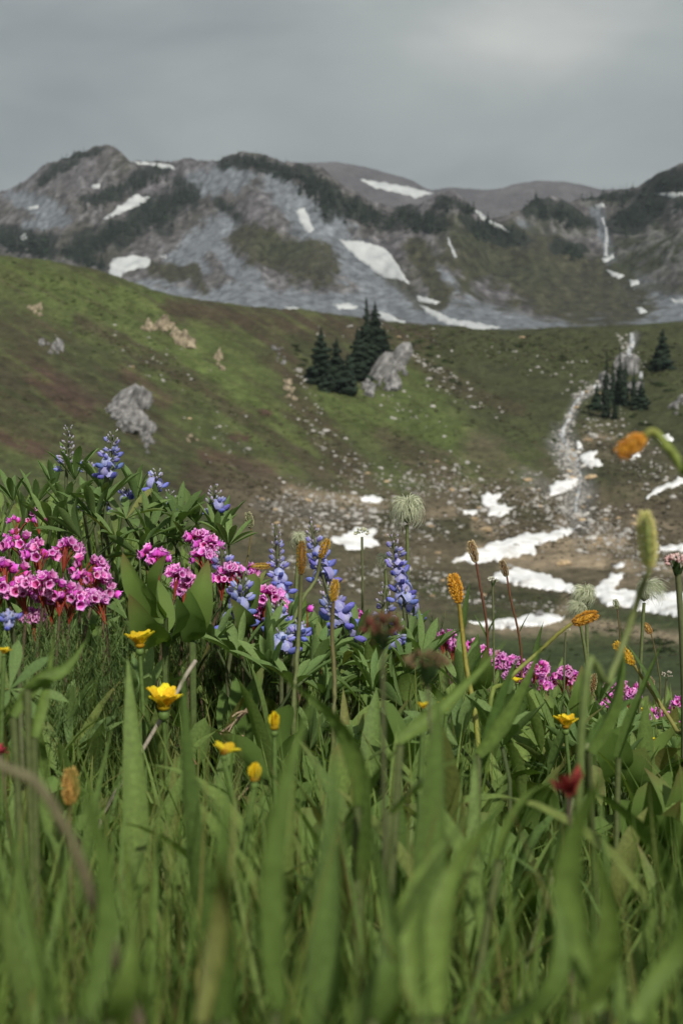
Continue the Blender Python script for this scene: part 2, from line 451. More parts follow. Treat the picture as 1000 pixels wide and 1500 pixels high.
M = mixc(M, mgreen, seg_mask(qX, qY, [(930, 375, 1060, 380, 34, .95), (390, 360, 440, 370, 14, .6), (700, 400, 800, 410, 20, .5), (640, 330, 720, 380, 16, .6), (780, 320, 850, 345, 16, .6), (860, 292, 925, 295, 10, .8)], mj * 1.2))
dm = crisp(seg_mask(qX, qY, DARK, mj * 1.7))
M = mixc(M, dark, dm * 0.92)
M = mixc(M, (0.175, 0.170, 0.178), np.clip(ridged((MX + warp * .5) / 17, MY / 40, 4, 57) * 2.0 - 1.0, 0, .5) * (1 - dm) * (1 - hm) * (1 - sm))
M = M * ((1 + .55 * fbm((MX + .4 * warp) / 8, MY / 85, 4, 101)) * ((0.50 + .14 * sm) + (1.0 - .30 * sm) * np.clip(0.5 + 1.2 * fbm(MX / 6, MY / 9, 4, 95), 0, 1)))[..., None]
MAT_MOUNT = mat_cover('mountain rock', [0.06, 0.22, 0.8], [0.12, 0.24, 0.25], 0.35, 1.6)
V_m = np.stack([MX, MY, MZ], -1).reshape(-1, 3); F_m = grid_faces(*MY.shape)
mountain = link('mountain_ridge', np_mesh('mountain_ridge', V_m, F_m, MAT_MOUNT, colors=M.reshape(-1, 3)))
mountain['kind'] = 'structure'

# --- the far bare ridge under the cloud
dp = np.array([-420, 200, 380, 430, 480, 510, 560, 600, 635, 660, 690, 720, 755, 790, 820, 850, 880, 920, 960, 1050, 1420.])
dy = np.array([330, 262, 246, 240, 238, 243, 255, 266, 281, 277, 278, 280, 272, 267, 267, 272, 279, 281, 276, 282, 300.])
ND = 420
fpx = np.linspace(-420, 1420, ND)
ftop = pchip(dp, dy, fpx)
ffr = np.array([0, 0.5, 1.0])
fYk = np.stack([np.full(ND, 1750.), np.full(ND, 2050.), np.full(ND, 2300.), np.full(ND, 2420.)], 1)
fpk = np.stack([np.full(ND, 420.), 420 + (ftop - 420) * 0.62, ftop], 1)
fZk = CAM_Z + fYk[:, :3] * tan_of_py(fpk)
fZk = np.hstack([fZk, fZk[:, -1:] - 30])
_, FY, FZ = sheet(fpx, fYk, fZk, [40, 60, 6])
FPXg = np.broadcast_to(fpx, FY.shape)
FX = px_to_x(FPXg, FZ, FY)
FZ = FZ + 6 * fbm(FX / 150, FY / 190, 4, 5) + 3.2 * ridged(FX / 48, FY / 110, 4, 9) + 1.2 * fbm(FX / 11, FY / 14, 3, 19)
Fc = np.empty(FX.shape + (3,)); Fc[:] = (0.086, 0.081, 0.088)
Fc = mixc(Fc, (0.115, 0.108, 0.115), np.clip(0.4 + 1.6 * fbm(FX / 60, FY / 110, 5, 29), 0, 1))
far_m = link('far_mountain', np_mesh('far_mountain', np.stack([FX, FY, FZ], -1).reshape(-1, 3), grid_faces(*FY.shape), mat_cover('far rock', [0.04, 0.15], [0.15, 0.2], 0.2, 2.0), colors=Fc.reshape(-1, 3)))
far_m['kind'] = 'structure'

# --- where a line of sight from the camera meets the land
def tree_of(V, F):
    return BVHTree.FromPolygons([Vector(v) for v in V.tolist()], F.tolist())
BVH_V = tree_of(V_valley, F_valley)
BVH_M = tree_of(V_m, F_m)
BVH_F = tree_of(np.stack([FX, FY, FZ], -1).reshape(-1, 3), grid_faces(*FY.shape))
EYE = Vector((0, 0, CAM_Z))
def hit(px, py, bv=None):
    d = ray(px, py).normalized()
    for b in ([bv] if bv else [BVH_V, BVH_M, BVH_F]):
        r = b.ray_cast(EYE, d)
        if r[0] is not None:
            return r[0], r[1]
    return None, None
def drop(x, y, bv=None):
    """ground height straight below a point"""
    for b in ([bv] if bv else [BVH_V, BVH_M]):
        r = b.ray_cast(Vector((x, y, 900)), Vector((0, 0, -1)))
        if r[0] is not None:
            return r[0].z
    return 0.0

# --- snow and running water, laid over the land
def patch(name, poly, bv, mat, thick, rough_px, step, parent=None):
    """a sheet with a rounded rim that follows the ground under the outline"""
    P = [Vector(p) for p in poly]
    out = []
    n = len(P)
    sd = rng.integers(1, 9999)
    per = sum((P[i] - P[(i + 1) % n]).length for i in range(n))
    acc = 0
    for i in range(n):
        a, b = P[i], P[(i + 1) % n]
        L = (b - a).length
        k = max(2, int(L / step))
        nr = Vector((b.y - a.y, a.x - b.x)) / max(L, 1e-6)
        for j in range(k):
            p = a.lerp(b, j / k)
            s = (acc + L * j / k)
            off = rough_px * float(fbm(np.array(s / (step * 2.6)), np.array(sd * 1.37), 3, int(sd)))
            out.append(p + nr * off)
        acc += L
    xs = [p.x for p in out]; ys = [p.y for p in out]
    m = len(out)
    def inside(x, y):
        c = False; j = m - 1
        for i in range(m):
            if (out[i].y > y) != (out[j].y > y) and x < (out[j].x - out[i].x) * (y - out[i].y) / (out[j].y - out[i].y) + out[i].x:
                c = not c
            j = i
        return c
    def edge_d(x, y):
        return min((Vector((x, y)) - p).length for p in out)
    pts = [Vector((p.x, p.y)) for p in out]
    gx = np.arange(min(xs), max(xs), step); gy = np.arange(min(ys), max(ys), step * 0.6)
    inn = []
    for y in gy:
        for x in gx:
            xx, yy = x + rng.uniform(-.3, .3) * step, y + rng.uniform(-.2, .2) * step
            if inside(xx, yy) and edge_d(xx, yy) > step * 0.45:
                inn.append(Vector((xx, yy)))
    vs, es, fs, *_ = delaunay_2d_cdt(pts + inn, [(i, (i + 1) % m) for i in range(m)], [], 1, 1e-4)
    W = []
    for v in vs:
        h = None
        for dd in range(14):
            h, nn = hit(v.x, v.y + dd, bv)
            if h is not None: break
        if h is None:
            return None
        e = min(1.0, edge_d(v.x, v.y) / (step * 1.2))
        W.append(h + Vector((0, 0, thick * (0.25 + 0.75 * e ** 0.6))))
    # a skirt down into the ground gives the sheet its thickness
    nv = len(W)
    F = [tuple(reversed(f)) for f in fs]
    cnt = {}
    for f in F:
        for i in range(len(f)):
            k = (f[i], f[(i + 1) % len(f)]); cnt[k] = 1
    low = {}
    for (a, b) in list(cnt):
        if (b, a) not in cnt:
            for q in (a, b):
                if q not in low:
                    low[q] = len(W); W.append(W[q] - Vector((0, 0, thick * 1.2)))
            F.append((b, a, low[a], low[b]))
    if not F:
        return None
    c = Vector((0, 0, 0))
    for v in W: c += v
    c /= len(W)
    me = np_mesh(name, np.array([tuple(v - c) for v in W]), F, mat)
    o = link(name, me, parent)
    o.location = c
    return o

MAT_SNOW = mat_noise('old snow', (0.60, 0.59, 0.57), (0.88, 0.88, 0.88), 0.5, rough=0.7, spec=0.2, bump=0.03, bump_scale=1.2, c3=(0.84, 0.85, 0.86))
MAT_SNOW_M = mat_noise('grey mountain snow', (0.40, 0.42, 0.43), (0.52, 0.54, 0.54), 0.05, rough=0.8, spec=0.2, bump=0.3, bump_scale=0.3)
MAT_WATER = mat_noise('white water', (0.05, 0.06, 0.07), (0.80, 0.82, 0.84), 1.1, rough=0.25, spec=0.5, bump=0.1, bump_scale=3.0)
GS_V, GS_M = 'snow patches on the valley floor', 'snow patches on the mountain'
SNOW = [
 # outline, label, on
 ([(150,320),(165,310),(190,292),(200,285),(220,290),(205,300),(180,311),(160,320)], 'long narrow snow patch slanting across the dark left mountainside', 'M', BVH_M),
 ([(157,403),(165,379),(195,375),(222,380),(218,391),(190,396),(175,408),(162,412)], 'broad blocky snow patch low on the left mountain below the dark firs', 'M', BVH_M),
 ([(234,375),(243,373),(244,377),(236,378)], 'tiny snow spot just right of the blocky snow patch', 'M', BVH_M),
 ([(432,308),(447,305),(452,318),(461,338),(452,341),(441,328)], 'upright tongue of snow in the scree above the brown heath slope', 'M', BVH_M),
 ([(495,352),(525,353),(560,362),(575,378),(600,415),(580,409),(562,405),(543,393),(518,374)], 'largest mountain snowfield, a grey white wedge on the central scree', 'M', BVH_M),
 ([(186,235),(215,237),(255,243),(258,248),(230,245),(200,240)], 'flat snow strip along the skyline right of the left summit', 'M', BVH_M),
 ([(436,250),(458,251),(478,254),(470,257),(448,255)], 'snow strip behind the firs on the central skyline', 'F', BVH_F),
 ([(527,262),(560,267),(600,274),(634,283),(610,290),(570,280),(540,272)], 'pale snowfield on the far purple ridge under the cloud', 'F', BVH_F),
 ([(690,306),(705,309),(715,321),(735,331),(748,341),(730,335),(708,323)], 'slanting snow ribbon between the dark firs right of centre', 'M', BVH_M),
 ([(487,447),(510,444),(525,449),(522,453),(498,452)], 'small snow streak at the scree foot left of the tall fir clump', 'M', BVH_M),
 ([(551,455),(570,461),(594,472),(588,476),(566,470),(552,463)], 'snow streak at the scree foot directly right of the tall fir clump', 'M', BVH_M),
 ([(610,434),(630,438),(645,444),(628,445),(613,440)], 'upper short snow streak in the scree right of the fir clump', 'M', BVH_M),
 ([(613,446),(640,456),(660,467),(700,474),(732,480),(700,485),(650,473),(625,459)], 'long curving snow streak running along the scree foot right of the fir clump', 'M', BVH_M),
 ([(208,431),(235,432),(263,438),(258,442),(225,439)], 'low snow strip lying just behind the crest of the green hill', 'M', BVH_M),
 ([(113,396),(130,400),(154,410),(148,413),(126,405)], 'thin snow line below the left firs above the green hill', 'M', BVH_M),
 ([(880,379),(898,373),(899,378),(886,384)], 'snow spot at the foot of the mountain waterfall', 'M', BVH_M),
 ([(887,394),(900,398),(914,404),(904,408),(892,402)], 'second snow spot down the gully below the mountain waterfall', 'M', BVH_M),
 ([(920,411),(934,410),(935,418),(924,420)], 'round snow spot in the gully to the right of the waterfall', 'M', BVH_M),
 ([(930,452),(940,450),(947,458),(936,459)], 'snow spot on the grey gravel fan at right', 'M', BVH_M),
 ([(978,438),(1000,440),(1030,444),(1010,447),(985,443)], 'snow strip on the gravel fan at the right edge', 'M', BVH_M),
 ([(870,300),(884,299),(886,304),(874,306)], 'small snow patch at the top of the mountain waterfall', 'M', BVH_M),
 ([(958,284),(985,282),(1010,285),(985,290)], 'snow streak among the firs on the upper right slope', 'M', BVH_M),
 ([(30,347),(38,342),(40,350),(32,354)], 'small snow spot behind the left edge firs', 'M', BVH_M),
 ([(415,449),(430,450),(440,454),(424,455)], 'faint snow streak at the scree foot behind the crest', 'M', BVH_M),
 ([(620,292),(640,294),(642,298),(626,298)], 'short snow strip where the far ridge dips behind the firs', 'F', BVH_F),
 ([(600,479),(630,479),(652,484),(625,486)], 'thin snow strip just behind the terrace lip', 'M', BVH_M),
 ([(40,304),(56,301),(57,305),(44,308)], 'small snow spot high on the far left mountainside', 'M', BVH_M),
 ([(134,273),(145,270),(146,275),(137,276)], 'tiny snow spot below the left summit', 'M', BVH_M),
 ([(803,712),(822,703),(847,700),(845,711),(826,721),(806,727)], 'lumpy snow patch beside the stream below the white rapids', 'V', BVH_V),
 ([(848,673),(858,662),(875,661),(870,672),(884,682),(862,685)], 'white snow patch at the lower end of the stream rapids', 'V', BVH_V),
 ([(698,723),(735,724),(728,737),(750,744),(745,754),(715,756),(712,742)], 'stepped snow patch on the brown valley floor left of the stream', 'V', BVH_V),
 ([(677,748),(697,747),(699,752),(680,753)], 'tiny snow strip beside the stepped snow patch', 'V', BVH_V),
 ([(524,728),(545,726),(564,732),(556,737),(532,735)], 'small snow strip on the stony floor behind the round seed head', 'V', BVH_V),
 ([(477,792),(505,784),(520,773),(556,777),(545,788),(556,799),(515,805)], 'snow patch behind the white flower buds on the stony valley floor', 'V', BVH_V),
 ([(662,824),(680,812),(720,797),(765,783),(800,780),(850,770),(830,786),(782,799),(785,811),(740,818),(700,824)], 'long slanting snowfield on the valley floor, upper of the two large ones', 'V', BVH_V),
 ([(715,846),(730,838),(760,832),(800,842),(845,861),(842,869),(790,863),(750,856)], 'snowfield in front of the bare tan gravel patch', 'V', BVH_V),
 ([(868,867),(885,850),(895,840),(914,840),(905,854),(898,864),(945,865),(1000,868),(1100,876),(1100,912),(1000,904),(935,894),(880,883)], 'largest valley snowfield reaching out of the frame at right', 'V', BVH_V),
 ([(686,912),(740,908),(790,897),(828,904),(810,915),(760,920),(700,917)], 'nearest snow strip above the dark green meadow slope', 'V', BVH_V),
 ([(945,731),(955,719),(975,708),(1000,698),(1080,688),(1080,699),(1000,709),(965,721)], 'slanting snow strip on the brown slope at the right edge', 'V', BVH_V),
 ([(958,802),(980,798),(1040,796),(1040,806),(965,808)], 'flat snow strip at the right edge beside the blurred green spike', 'V', BVH_V),
 ([(896,827),(910,825),(916,829),(902,833)], 'small snow spot above the largest valley snowfield', 'V', BVH_V),
 ([(958,640),(978,636),(986,644),(970,649)], 'small snow spot beside the blurred orange flower', 'V', BVH_V),
 ([(921,666),(934,662),(938,668),(926,670)], 'tiny snow spot right of the stream below the small firs', 'V', BVH_V),
 ([(843,647),(852,652),(856,660),(846,658)], 'small snow spot at the foot of the rapids', 'V', BVH_V),
]
for poly, lab, w, bv in SNOW:
    far = w != 'V'
    o = patch('snow_patch', poly, bv, MAT_SNOW_M if far else MAT_SNOW, 1.2 if far else 0.16, 7.5 if not far else 4.0, 3.4 if not far else 3.2)
    if o is None: print('NO PATCH', lab)
    if o: tag(o, lab, 'snow patch', GS_M if far else GS_V)

def ribbon(pts, w):
    """outline of a band along a path of (px, py, half width factor)"""
    L, Rr = [], []
    for i, (x, y, k) in enumerate(pts):
        a = Vector(pts[max(i - 1, 0)][:2]); b = Vector(pts[min(i + 1, len(pts) - 1)][:2])
        t = (b - a).normalized(); nrm = Vector((-t.y, t.x)) * w * k
        L.append((x + nrm.x, y + nrm.y)); Rr.append((x - nrm.x, y - nrm.y))
    return L + Rr[::-1]
for nm, pts, w, bv, th in [
    ('stream', [(884, 562, .8), (868, 568, 1), (852, 577, 1), (842, 590, 1.1), (836, 602, .7), (833, 614, 1.3), (828, 622, .7), (824, 632, 1.6), (820, 640, 2.0)], 2.0, BVH_V, .25),
    ('stream', [(822, 642, 1.2), (832, 656, 1), (842, 668, 1.2), (846, 684, .9), (850, 700, .9), (846, 720, .9), (842, 742, .8), (845, 762, .6)], 1.7, BVH_V, .2),
    ('stream', [(812, 645, .8), (828, 662, 1), (836, 680, .9)], 1.8, BVH_V, .2),
    ('waterfall_stream', [(924, 488, 1), (926, 502, 1.2), (920, 516, 1.3), (922, 530, 1.0)], 3.0, BVH_V, .25),
    ('waterfall_stream', [(938, 545, .8), (938, 560, 1.2), (936, 578, 1.3), (934, 594, 1.1)], 3.2, BVH_V, .25),
    ('waterfall_stream', [(880, 318, .7), (885, 330, .8), (888, 345, .9), (886, 362, 1.0), (886, 376, 1.0)], 3.0, BVH_M, 1.2),
    ('waterfall_stream', [(655, 348, .7), (661, 362, .8), (667, 377, .8)], 2.4, BVH_M, 1.2)]:
    o = patch(nm, ribbon(pts, w), bv, MAT_WATER, th, 3.2, 3.0)
    if o:
        o['kind'] = 'structure'

# ---------------------------------------------------------------- rocks
def rock_mesh(name, mats, seed, sub=2, flat=0.6, rough=0.35, freq=1.6, cuts=6):
    bm = bmesh.new()
    bmesh.ops.create_icosphere(bm, subdivisions=sub, radius=1.0)
    rs = np.random.default_rng(seed)
    dirs = [Vector(rs.normal(size=3)).normalized() for _ in range(cuts)]
    offs = rs.uniform(0.55, 0.9, cuts)
    for v in bm.verts:
        c = v.co.copy()
        for d, k in zip(dirs, offs):
            e = c.dot(d) - k
            if e > 0: c -= d * e * 0.9
        n = float(fbm(np.array(c.x * freq + seed), np.array(c.y * freq + c.z * 1.7 * freq), 3, seed))
        c *= 1 + rough * n
        c.z *= flat
        v.co = c
    bm.normal_update()
    me = bpy.data.meshes.new(name); bm.to_mesh(me); bm.free()
    me.materials.append(mats)
    return me
MAT_ROCK = mat_noise('pale boulder', (0.27, 0.26, 0.245), (0.50, 0.48, 0.45), 1.6, rough=0.9, spec=0.15, bump=0.06, by_object=0.25)
MAT_ROCK_T = mat_noise('tan boulder', (0.28, 0.205, 0.12), (0.48, 0.37, 0.24), 1.6, rough=0.9, spec=0.15, bump=0.06, by_object=0.25)
MAT_CRAG = mat_noise('grey crag', (0.085, 0.084, 0.084), (0.34, 0.335, 0.335), 2.1, rough=0.95, spec=0.12, bump=0.25, bump_scale=2.0, c3=(0.20, 0.195, 0.192))
MAT_CRAG_T = mat_noise('pale tan crag', (0.14, 0.115, 0.08), (0.46, 0.39, 0.28), 1.8, rough=0.95, spec=0.12, bump=0.2, bump_scale=2.0)

def crag(name, poly, label, mat, bulge, seed, pieces=None):
    """a broken rock face standing out of the slope: many blocks fitted into an outline"""
    rs = np.random.default_rng(seed)
    root = None
    xs = [p[0] for p in poly]; ys = [p[1] for p in poly]
    cx, cy = sum(xs) / len(xs), sum(ys) / len(ys)
    h, n = hit(cx, max(ys) - 2, BVH_V)
    root = thing(name, h, label, 'rock outcrop')
    def inside(x, y):
        c = False; j = len(poly) - 1
        for i in range(len(poly)):
            if (poly[i][1] > y) != (poly[j][1] > y) and x < (poly[j][0] - poly[i][0]) * (y - poly[i][1]) / (poly[j][1] - poly[i][1]) + poly[i][0]:
                c = not c
            j = i
        return c
    k = pieces or 22
    done = 0; tries = 0
    base = [rock_mesh('rock_block', mat, seed * 10 + i, sub=3 if i == 0 else 2, flat=rs.uniform(.8, 1.2), rough=0.6, freq=2.6, cuts=14) for i in range(4)]
    for me_ in base:
        me_.polygons.foreach_set('use_smooth', np.zeros(len(me_.polygons), dtype=bool))
    while done < k and tries < 4000:
        tries += 1
        x, y = rs.uniform(min(xs), max(xs)), rs.uniform(min(ys), max(ys))
        if not inside(x, y): continue
        p, nn = hit(x, y, BVH_V)
        if p is None: continue
        sz = (max(xs) - min(xs)) / FPX * p.y * rs.uniform(0.09, 0.19) * (1.45 if done < k // 4 else 0.8)
        o = link('rock_block', base[done % 4], root)
        o.location = p - root.location + nn * sz * bulge
        o.scale = (sz * rs.uniform(.8, 1.3), sz * rs.uniform(.8, 1.2), sz * rs.uniform(.9, 1.9))
        o.rotation_euler = (rs.uniform(-.3, .3), rs.uniform(.1, .6), rs.uniform(-.5, .5))
        done += 1
    return root
crag('rock_outcrop', [(182, 574), (198, 578), (206, 600), (226, 632), (230, 648), (212, 650), (196, 634), (176, 628), (160, 612), (168, 590)], 'grey craggy outcrop low on the green hillside above the blue lupine', MAT_CRAG, 0.25, 3, 34)
crag('rock_outcrop', [(202, 652), (220, 654), (222, 664), (206, 664)], 'small grey rock below the craggy outcrop', MAT_CRAG, 0.3, 4, 5)
crag('rock_outcrop', [(545, 508), (562, 504), (580, 520), (592, 548), (588, 560), (560, 578), (540, 580), (528, 560), (530, 535)], 'pinkish grey crag at the foot of the tall fir clump', MAT_CRAG, 0.35, 5, 40)
crag('rock_outcrop', [(40, 448), (56, 446), (66, 458), (62, 466), (46, 458)], 'orange tan rock at the upper left of the green hill', MAT_CRAG_T, 0.3, 6, 9)
crag('rock_outcrop', [(56, 503), (75, 500), (92, 512), (82, 520), (60, 514)], 'grey rocks on the left of the green hill below the orange rock', MAT_CRAG, 0.25, 7, 11)
crag('rock_outcrop', [(202, 478), (225, 480), (238, 486), (230, 490), (210, 486)], 'cream bedrock strip left of the pale slab on the green hill', MAT_CRAG_T, 0.1, 8, 10)
crag('rock_outcrop', [(232, 474), (255, 478), (282, 506), (272, 508), (250, 494), (236, 484)], 'pale slab slanting across the upper green hill', MAT_CRAG_T, 0.1, 9, 16)
crag('rock_outcrop', [(306, 522), (318, 522), (332, 542), (322, 545)], 'narrow cream rocks down the middle of the green hill', MAT_CRAG_T, 0.2, 10, 8)
crag('rock_outcrop', [(400, 510), (414, 508), (418, 530), (410, 545), (402, 536)], 'upright grey rock left of the fir clump', MAT_CRAG, 0.35, 11, 9)
crag('rock_outcrop', [(412, 556), (430, 560), (438, 585), (424, 590), (412, 575)], 'rubbly tan rocks in the gully left of the fir clump', MAT_CRAG_T, 0.25, 12, 14)
crag('rock_outcrop', [(270, 640), (284, 636), (290, 646), (276, 650)], 'cream rock in the lower green hill above the lupines', MAT_CRAG_T, 0.25, 13, 6)
crag('rock_outcrop', [(770, 905), (790, 895), (800, 905), (790, 915), (772, 914)], 'dark grey rocks standing in the nearest snow strip', MAT_CRAG, 0.4, 14, 7)
crag('rock_outcrop', [(980, 590), (1000, 584), (1010, 600), (996, 610), (982, 604)], 'pinkish rocks on the right slope below the lone fir', MAT_CRAG, 0.25, 15, 8)
crag('rock_outcrop', [(880, 556), (898, 540), (930, 540), (932, 580), (902, 590), (884, 582)], 'wet pale rocks behind the thin firs at the stream', MAT_CRAG, 0.3, 16, 22)

BOULD = [rock_mesh('boulder', MAT_ROCK, 100 + i, sub=2, flat=.62) for i in range(5)] + [rock_mesh('boulder', MAT_ROCK_T, 200 + i, sub=2, flat=.55) for i in range(3)]
named = [(745, 775, 11, 5, 'tan boulder beside the stepped snow patch'), (272, 0, 0, 0, '')]
NAMED = [(708, 748, 9, 1, 'round grey boulder in the stepped snow patch'), (630, 771, 8, 6, 'tan boulder right of the shaggy seed head'), (835, 700, 8, 6, 'ochre boulder on top of the lumpy snow patch'),
         (866, 700, 12, 5, 'long ochre boulder right of the lumpy snow patch'), (712, 775, 11, 7, 'tan rock slab above the long slanting snowfield'), (693, 760, 9, 6, 'low tan rock left of the long slanting snowfield'),
         (745, 830, 9, 0, 'grey boulder between the two large snowfields'), (825, 826, 14, 5, 'rounded brown boulder on the bare tan gravel'), (865, 790, 12, 2, 'grey boulder in the rubble above the tan gravel'),
         (545, 750, 10, 3, 'pinkish grey slab on the stony valley floor'), (930, 768, 9, 6, 'cream boulder right of centre on the brown valley floor'), (640, 810, 7, 6, 'orange tan boulder left of the slanting snowfield'),
         (920, 650, 8, 5, 'reddish boulder right of the blurred orange flower'), (860, 645, 9, 6, 'brown boulder right of the stream rapids')]
for px_, py_, r, mi, lab in NAMED:
    p, n = hit(px_, py_, BVH_V)
    o = link('boulder', BOULD[mi]); s = r / FPX * p.y
    o.location = p; o.scale = (s, s * .8, s * .8); o.rotation_euler = (0, 0, rng.uniform(0, 6))
    tag(o, lab, 'boulder', 'large boulders on the valley floor')

def scatter_px(strokes, n, seed):
    rs = np.random.default_rng(seed)
    w = np.array([s[5] * s[4] * (math.hypot(s[2] - s[0], s[3] - s[1]) + s[4]) for s in strokes], float)
    w /= w.sum()
    idx = rs.choice(len(strokes), n, p=w)
    out = []
    for i in idx:
        x0, y0, x1, y1, hw, _ = strokes[i]
        t = rs.random()
        out.append((x0 + (x1 - x0) * t + rs.normal() * hw * .55, y0 + (y1 - y0) * t + rs.normal() * hw * .42))
    return out
ROCKY = [(390, 730, 560, 750, 30, 1.1), (400, 770, 640, 780, 24, .8), (640, 690, 760, 780, 40, .8), (760, 720, 900, 780, 36, 1.2), (822, 640, 850, 720, 16, 3.0), (860, 780, 1000, 830, 36, 1.0), (440, 600, 520, 690, 22, .35),
         (500, 690, 640, 720, 26, .6), (620, 560, 740, 610, 14, .3), (540, 560, 640, 640, 22, .2), (600, 520, 690, 570, 8, .9), (860, 610, 1000, 720, 36, .5), (420, 820, 680, 870, 26, .6), (680, 880, 830, 890, 12, .5), (430, 540, 470, 610, 10, .5),
         (300, 600, 360, 680, 40, .12), (60, 440, 280, 560, 40, .07), (600, 820, 700, 880, 20, .5), (910, 490, 935, 540, 10, 2.0), (882, 562, 846, 582, 7, 3.0), (846, 582, 824, 640, 7, 3.0), (820, 645, 850, 760, 14, 2.5), (845, 560, 900, 600, 14, 1.0), (480, 470, 900, 560, 40, .05)]
cand = scatter_px(ROCKY, 5200, 5)
sizes = np.clip(rng.lognormal(0.42, 0.62, len(cand)), 0.8, 8.0)
BZ = [(lambda x, y: y < 560 and x > 600, 'pale boulder on the olive slope of the terrace', 'boulders on the terrace slope'), (lambda x, y: x < 380 and y < 700, 'pale boulder on the green hillside', 'boulders on the green hillside'),
      (lambda x, y: x < 480 and y < 640, 'pale boulder in the gully left of the fir clump', 'boulders in the gully'), (lambda x, y: 800 < x < 880 and y < 760, 'pale boulder along the stream bed below the rapids', 'boulders along the stream bed'),
      (lambda x, y: y < 690, 'pale boulder on the slope above the valley floor', 'boulders on the slope above the valley floor'), (lambda x, y: x < 640 and y < 770, 'pale boulder on the stony floor left of the shaggy seed head', 'boulders on the stony floor'),
      (lambda x, y: x < 640, 'pale boulder in the dark ground behind the blue lupines', 'boulders behind the lupines'), (lambda x, y: y < 790, 'pale boulder on the brown valley floor at right', 'boulders on the brown valley floor'), (lambda x, y: True, 'pale boulder among the large snowfields', 'boulders among the snowfields')]
order = np.argsort(-sizes)
small = []
nb = 0
for i in order:
    px_, py_ = cand[i]
    if not (-60 < px_ < 1060 and 470 < py_ < 930): continue
    p, n = hit(px_, py_, BVH_V)
    if p is None or p.y < 20: continue
    s = sizes[i] / FPX * p.y
    if nb < 270:
        o = link('boulder', BOULD[int(rng.choice(8, p=[.16, .16, .16, .16, .16, .07, .07, .06]))])
        o.location = p; o.scale = (s * rng.uniform(.8, 1.3), s * rng.uniform(.7, 1.1), s * rng.uniform(.6, 1.2)); o.rotation_euler = (rng.uniform(-.3, .3), rng.uniform(-.3, .3), rng.uniform(0, 6.3))
        zl = next(z for z in BZ if z[0](px_, py_)); tag(o, zl[1], 'boulder', zl[2])
        nb += 1
    else:
        small.append((p, s))
# the stones too many and too small to count
ico = [np.array([v.co for v in rock_mesh('t', MAT_ROCK, 300 + i, sub=1, flat=.65).vertices]) for i in range(4)]
bm = bmesh.new(); bmesh.ops.create_icosphere(bm, subdivisions=1, radius=1); ICOF = np.array([[v.index for v in f.verts] for f in bm.faces]); bm.free()
def stones(name, items, mat, label):
    Vs, Fs = [], []
    for k, (p, s) in enumerate(items):
        a = rng.uniform(0, 6.3); c, sn = math.cos(a), math.sin(a)
        v = ico[k % 4] * np.array([s * rng.uniform(.8, 1.4), s * rng.uniform(.7, 1.1), s * rng.uniform(.7, 1.3)])
        v = np.stack([v[:, 0] * c - v[:, 1] * sn, v[:, 0] * sn + v[:, 1] * c, v[:, 2]], 1) + np.array(p)
        Fs.append(ICOF + k * len(v)); Vs.append(v)
    o = link(name, np_mesh(name, np.concatenate(Vs), np.concatenate(Fs), mat, smooth=False))
    tag(o, label, 'stones', kind='stuff')
    return o
stones('scattered_stones', small, MAT_ROCK, 'small pale stones strewn over the valley floor and slopes')
# coarse blocks of the scree at the mountain's foot
scr = []
for px_, py_ in scatter_px([(220, 442, 520, 455, 14, 1), (560, 445, 760, 480, 18, 1), (470, 380, 570, 440, 26, .8), (900, 420, 1000, 460, 24, .7), (760, 478, 1000, 470, 8, .8), (300, 400, 440, 430, 20, .6), (330, 260, 450, 320, 30, .4)], 3600, 9):
    p, n = hit(px_, py_)
    if p is not None and p.y > 500:
        scr.append((p, float(np.clip(rng.lognormal(0, .5), .4, 3.0)) * .48 / FPX * p.y))
stones('scree_stones', scr, mat_noise('scree block', (0.10, 0.11, 0.12), (0.24, 0.25, 0.26), 0.3, rough=.9, spec=.1), 'grey blocks of scree along the foot of the mountain')

# low heath and grass hummocks, far too many to count
def clumps(name, strokes, n, seed, c1, c2, label, rmin, rmax, flat=.55):
    rs = np.random.default_rng(seed)
    Vs, Fs, Cs = [], [], []; k = 0
    for px_, py_ in scatter_px(strokes, n, seed):
        p, nn = hit(px_, py_, BVH_V)
        if p is None or p.y < 24: continue
        r = rs.uniform(rmin, rmax) / FPX * p.y
        v = ico[k % 4] * np.array([r * rs.uniform(.8, 1.7), r * rs.uniform(.8, 1.4), r * rs.uniform(.6, 1.2) * flat]) * rs.uniform(.75, 1.25, (len(ico[0]), 1))
        a = rs.uniform(0, 6.3); c, sn = math.cos(a), math.sin(a)
        v = np.stack([v[:, 0] * c - v[:, 1] * sn, v[:, 0] * sn + v[:, 1] * c, v[:, 2]], 1) + np.array(p)
        u = rs.random(); Cs.append(np.ones((len(v), 3)) * (np.array(c1) * (1 - u) + np.array(c2) * u) * rs.uniform(.8, 1.2, (len(v), 1)))
        Vs.append(v); Fs.append(ICOF + k * len(v)); k += 1
    o = link(name, np_mesh(name, np.concatenate(Vs), np.concatenate(Fs), MAT_VALLEY, colors=np.concatenate(Cs)))
    tag(o, label, 'heath', kind='stuff')
clumps('heath_hummocks', [(300, 690, 420, 730, 30, 1), (440, 600, 520, 700, 30, .8), (560, 640, 650, 690, 30, .7), (390, 760, 1000, 790, 50, 1), (640, 690, 780, 740, 30, .7), (860, 640, 1000, 760, 40, 1), (400, 840, 860, 880, 26, .7), (560, 480, 1000, 540, 40, .7), (640, 560, 800, 640, 40, .5), (860, 900, 1000, 960, 30, .8), (120, 470, 470, 690, 20, .35), (0, 560, 150, 660, 40, .3)], 3600, 44, (0.030, 0.030, 0.018), (0.062, 0.052, 0.032), 'low dark heath hummocks over the valley slopes', 1.2, 4.2)
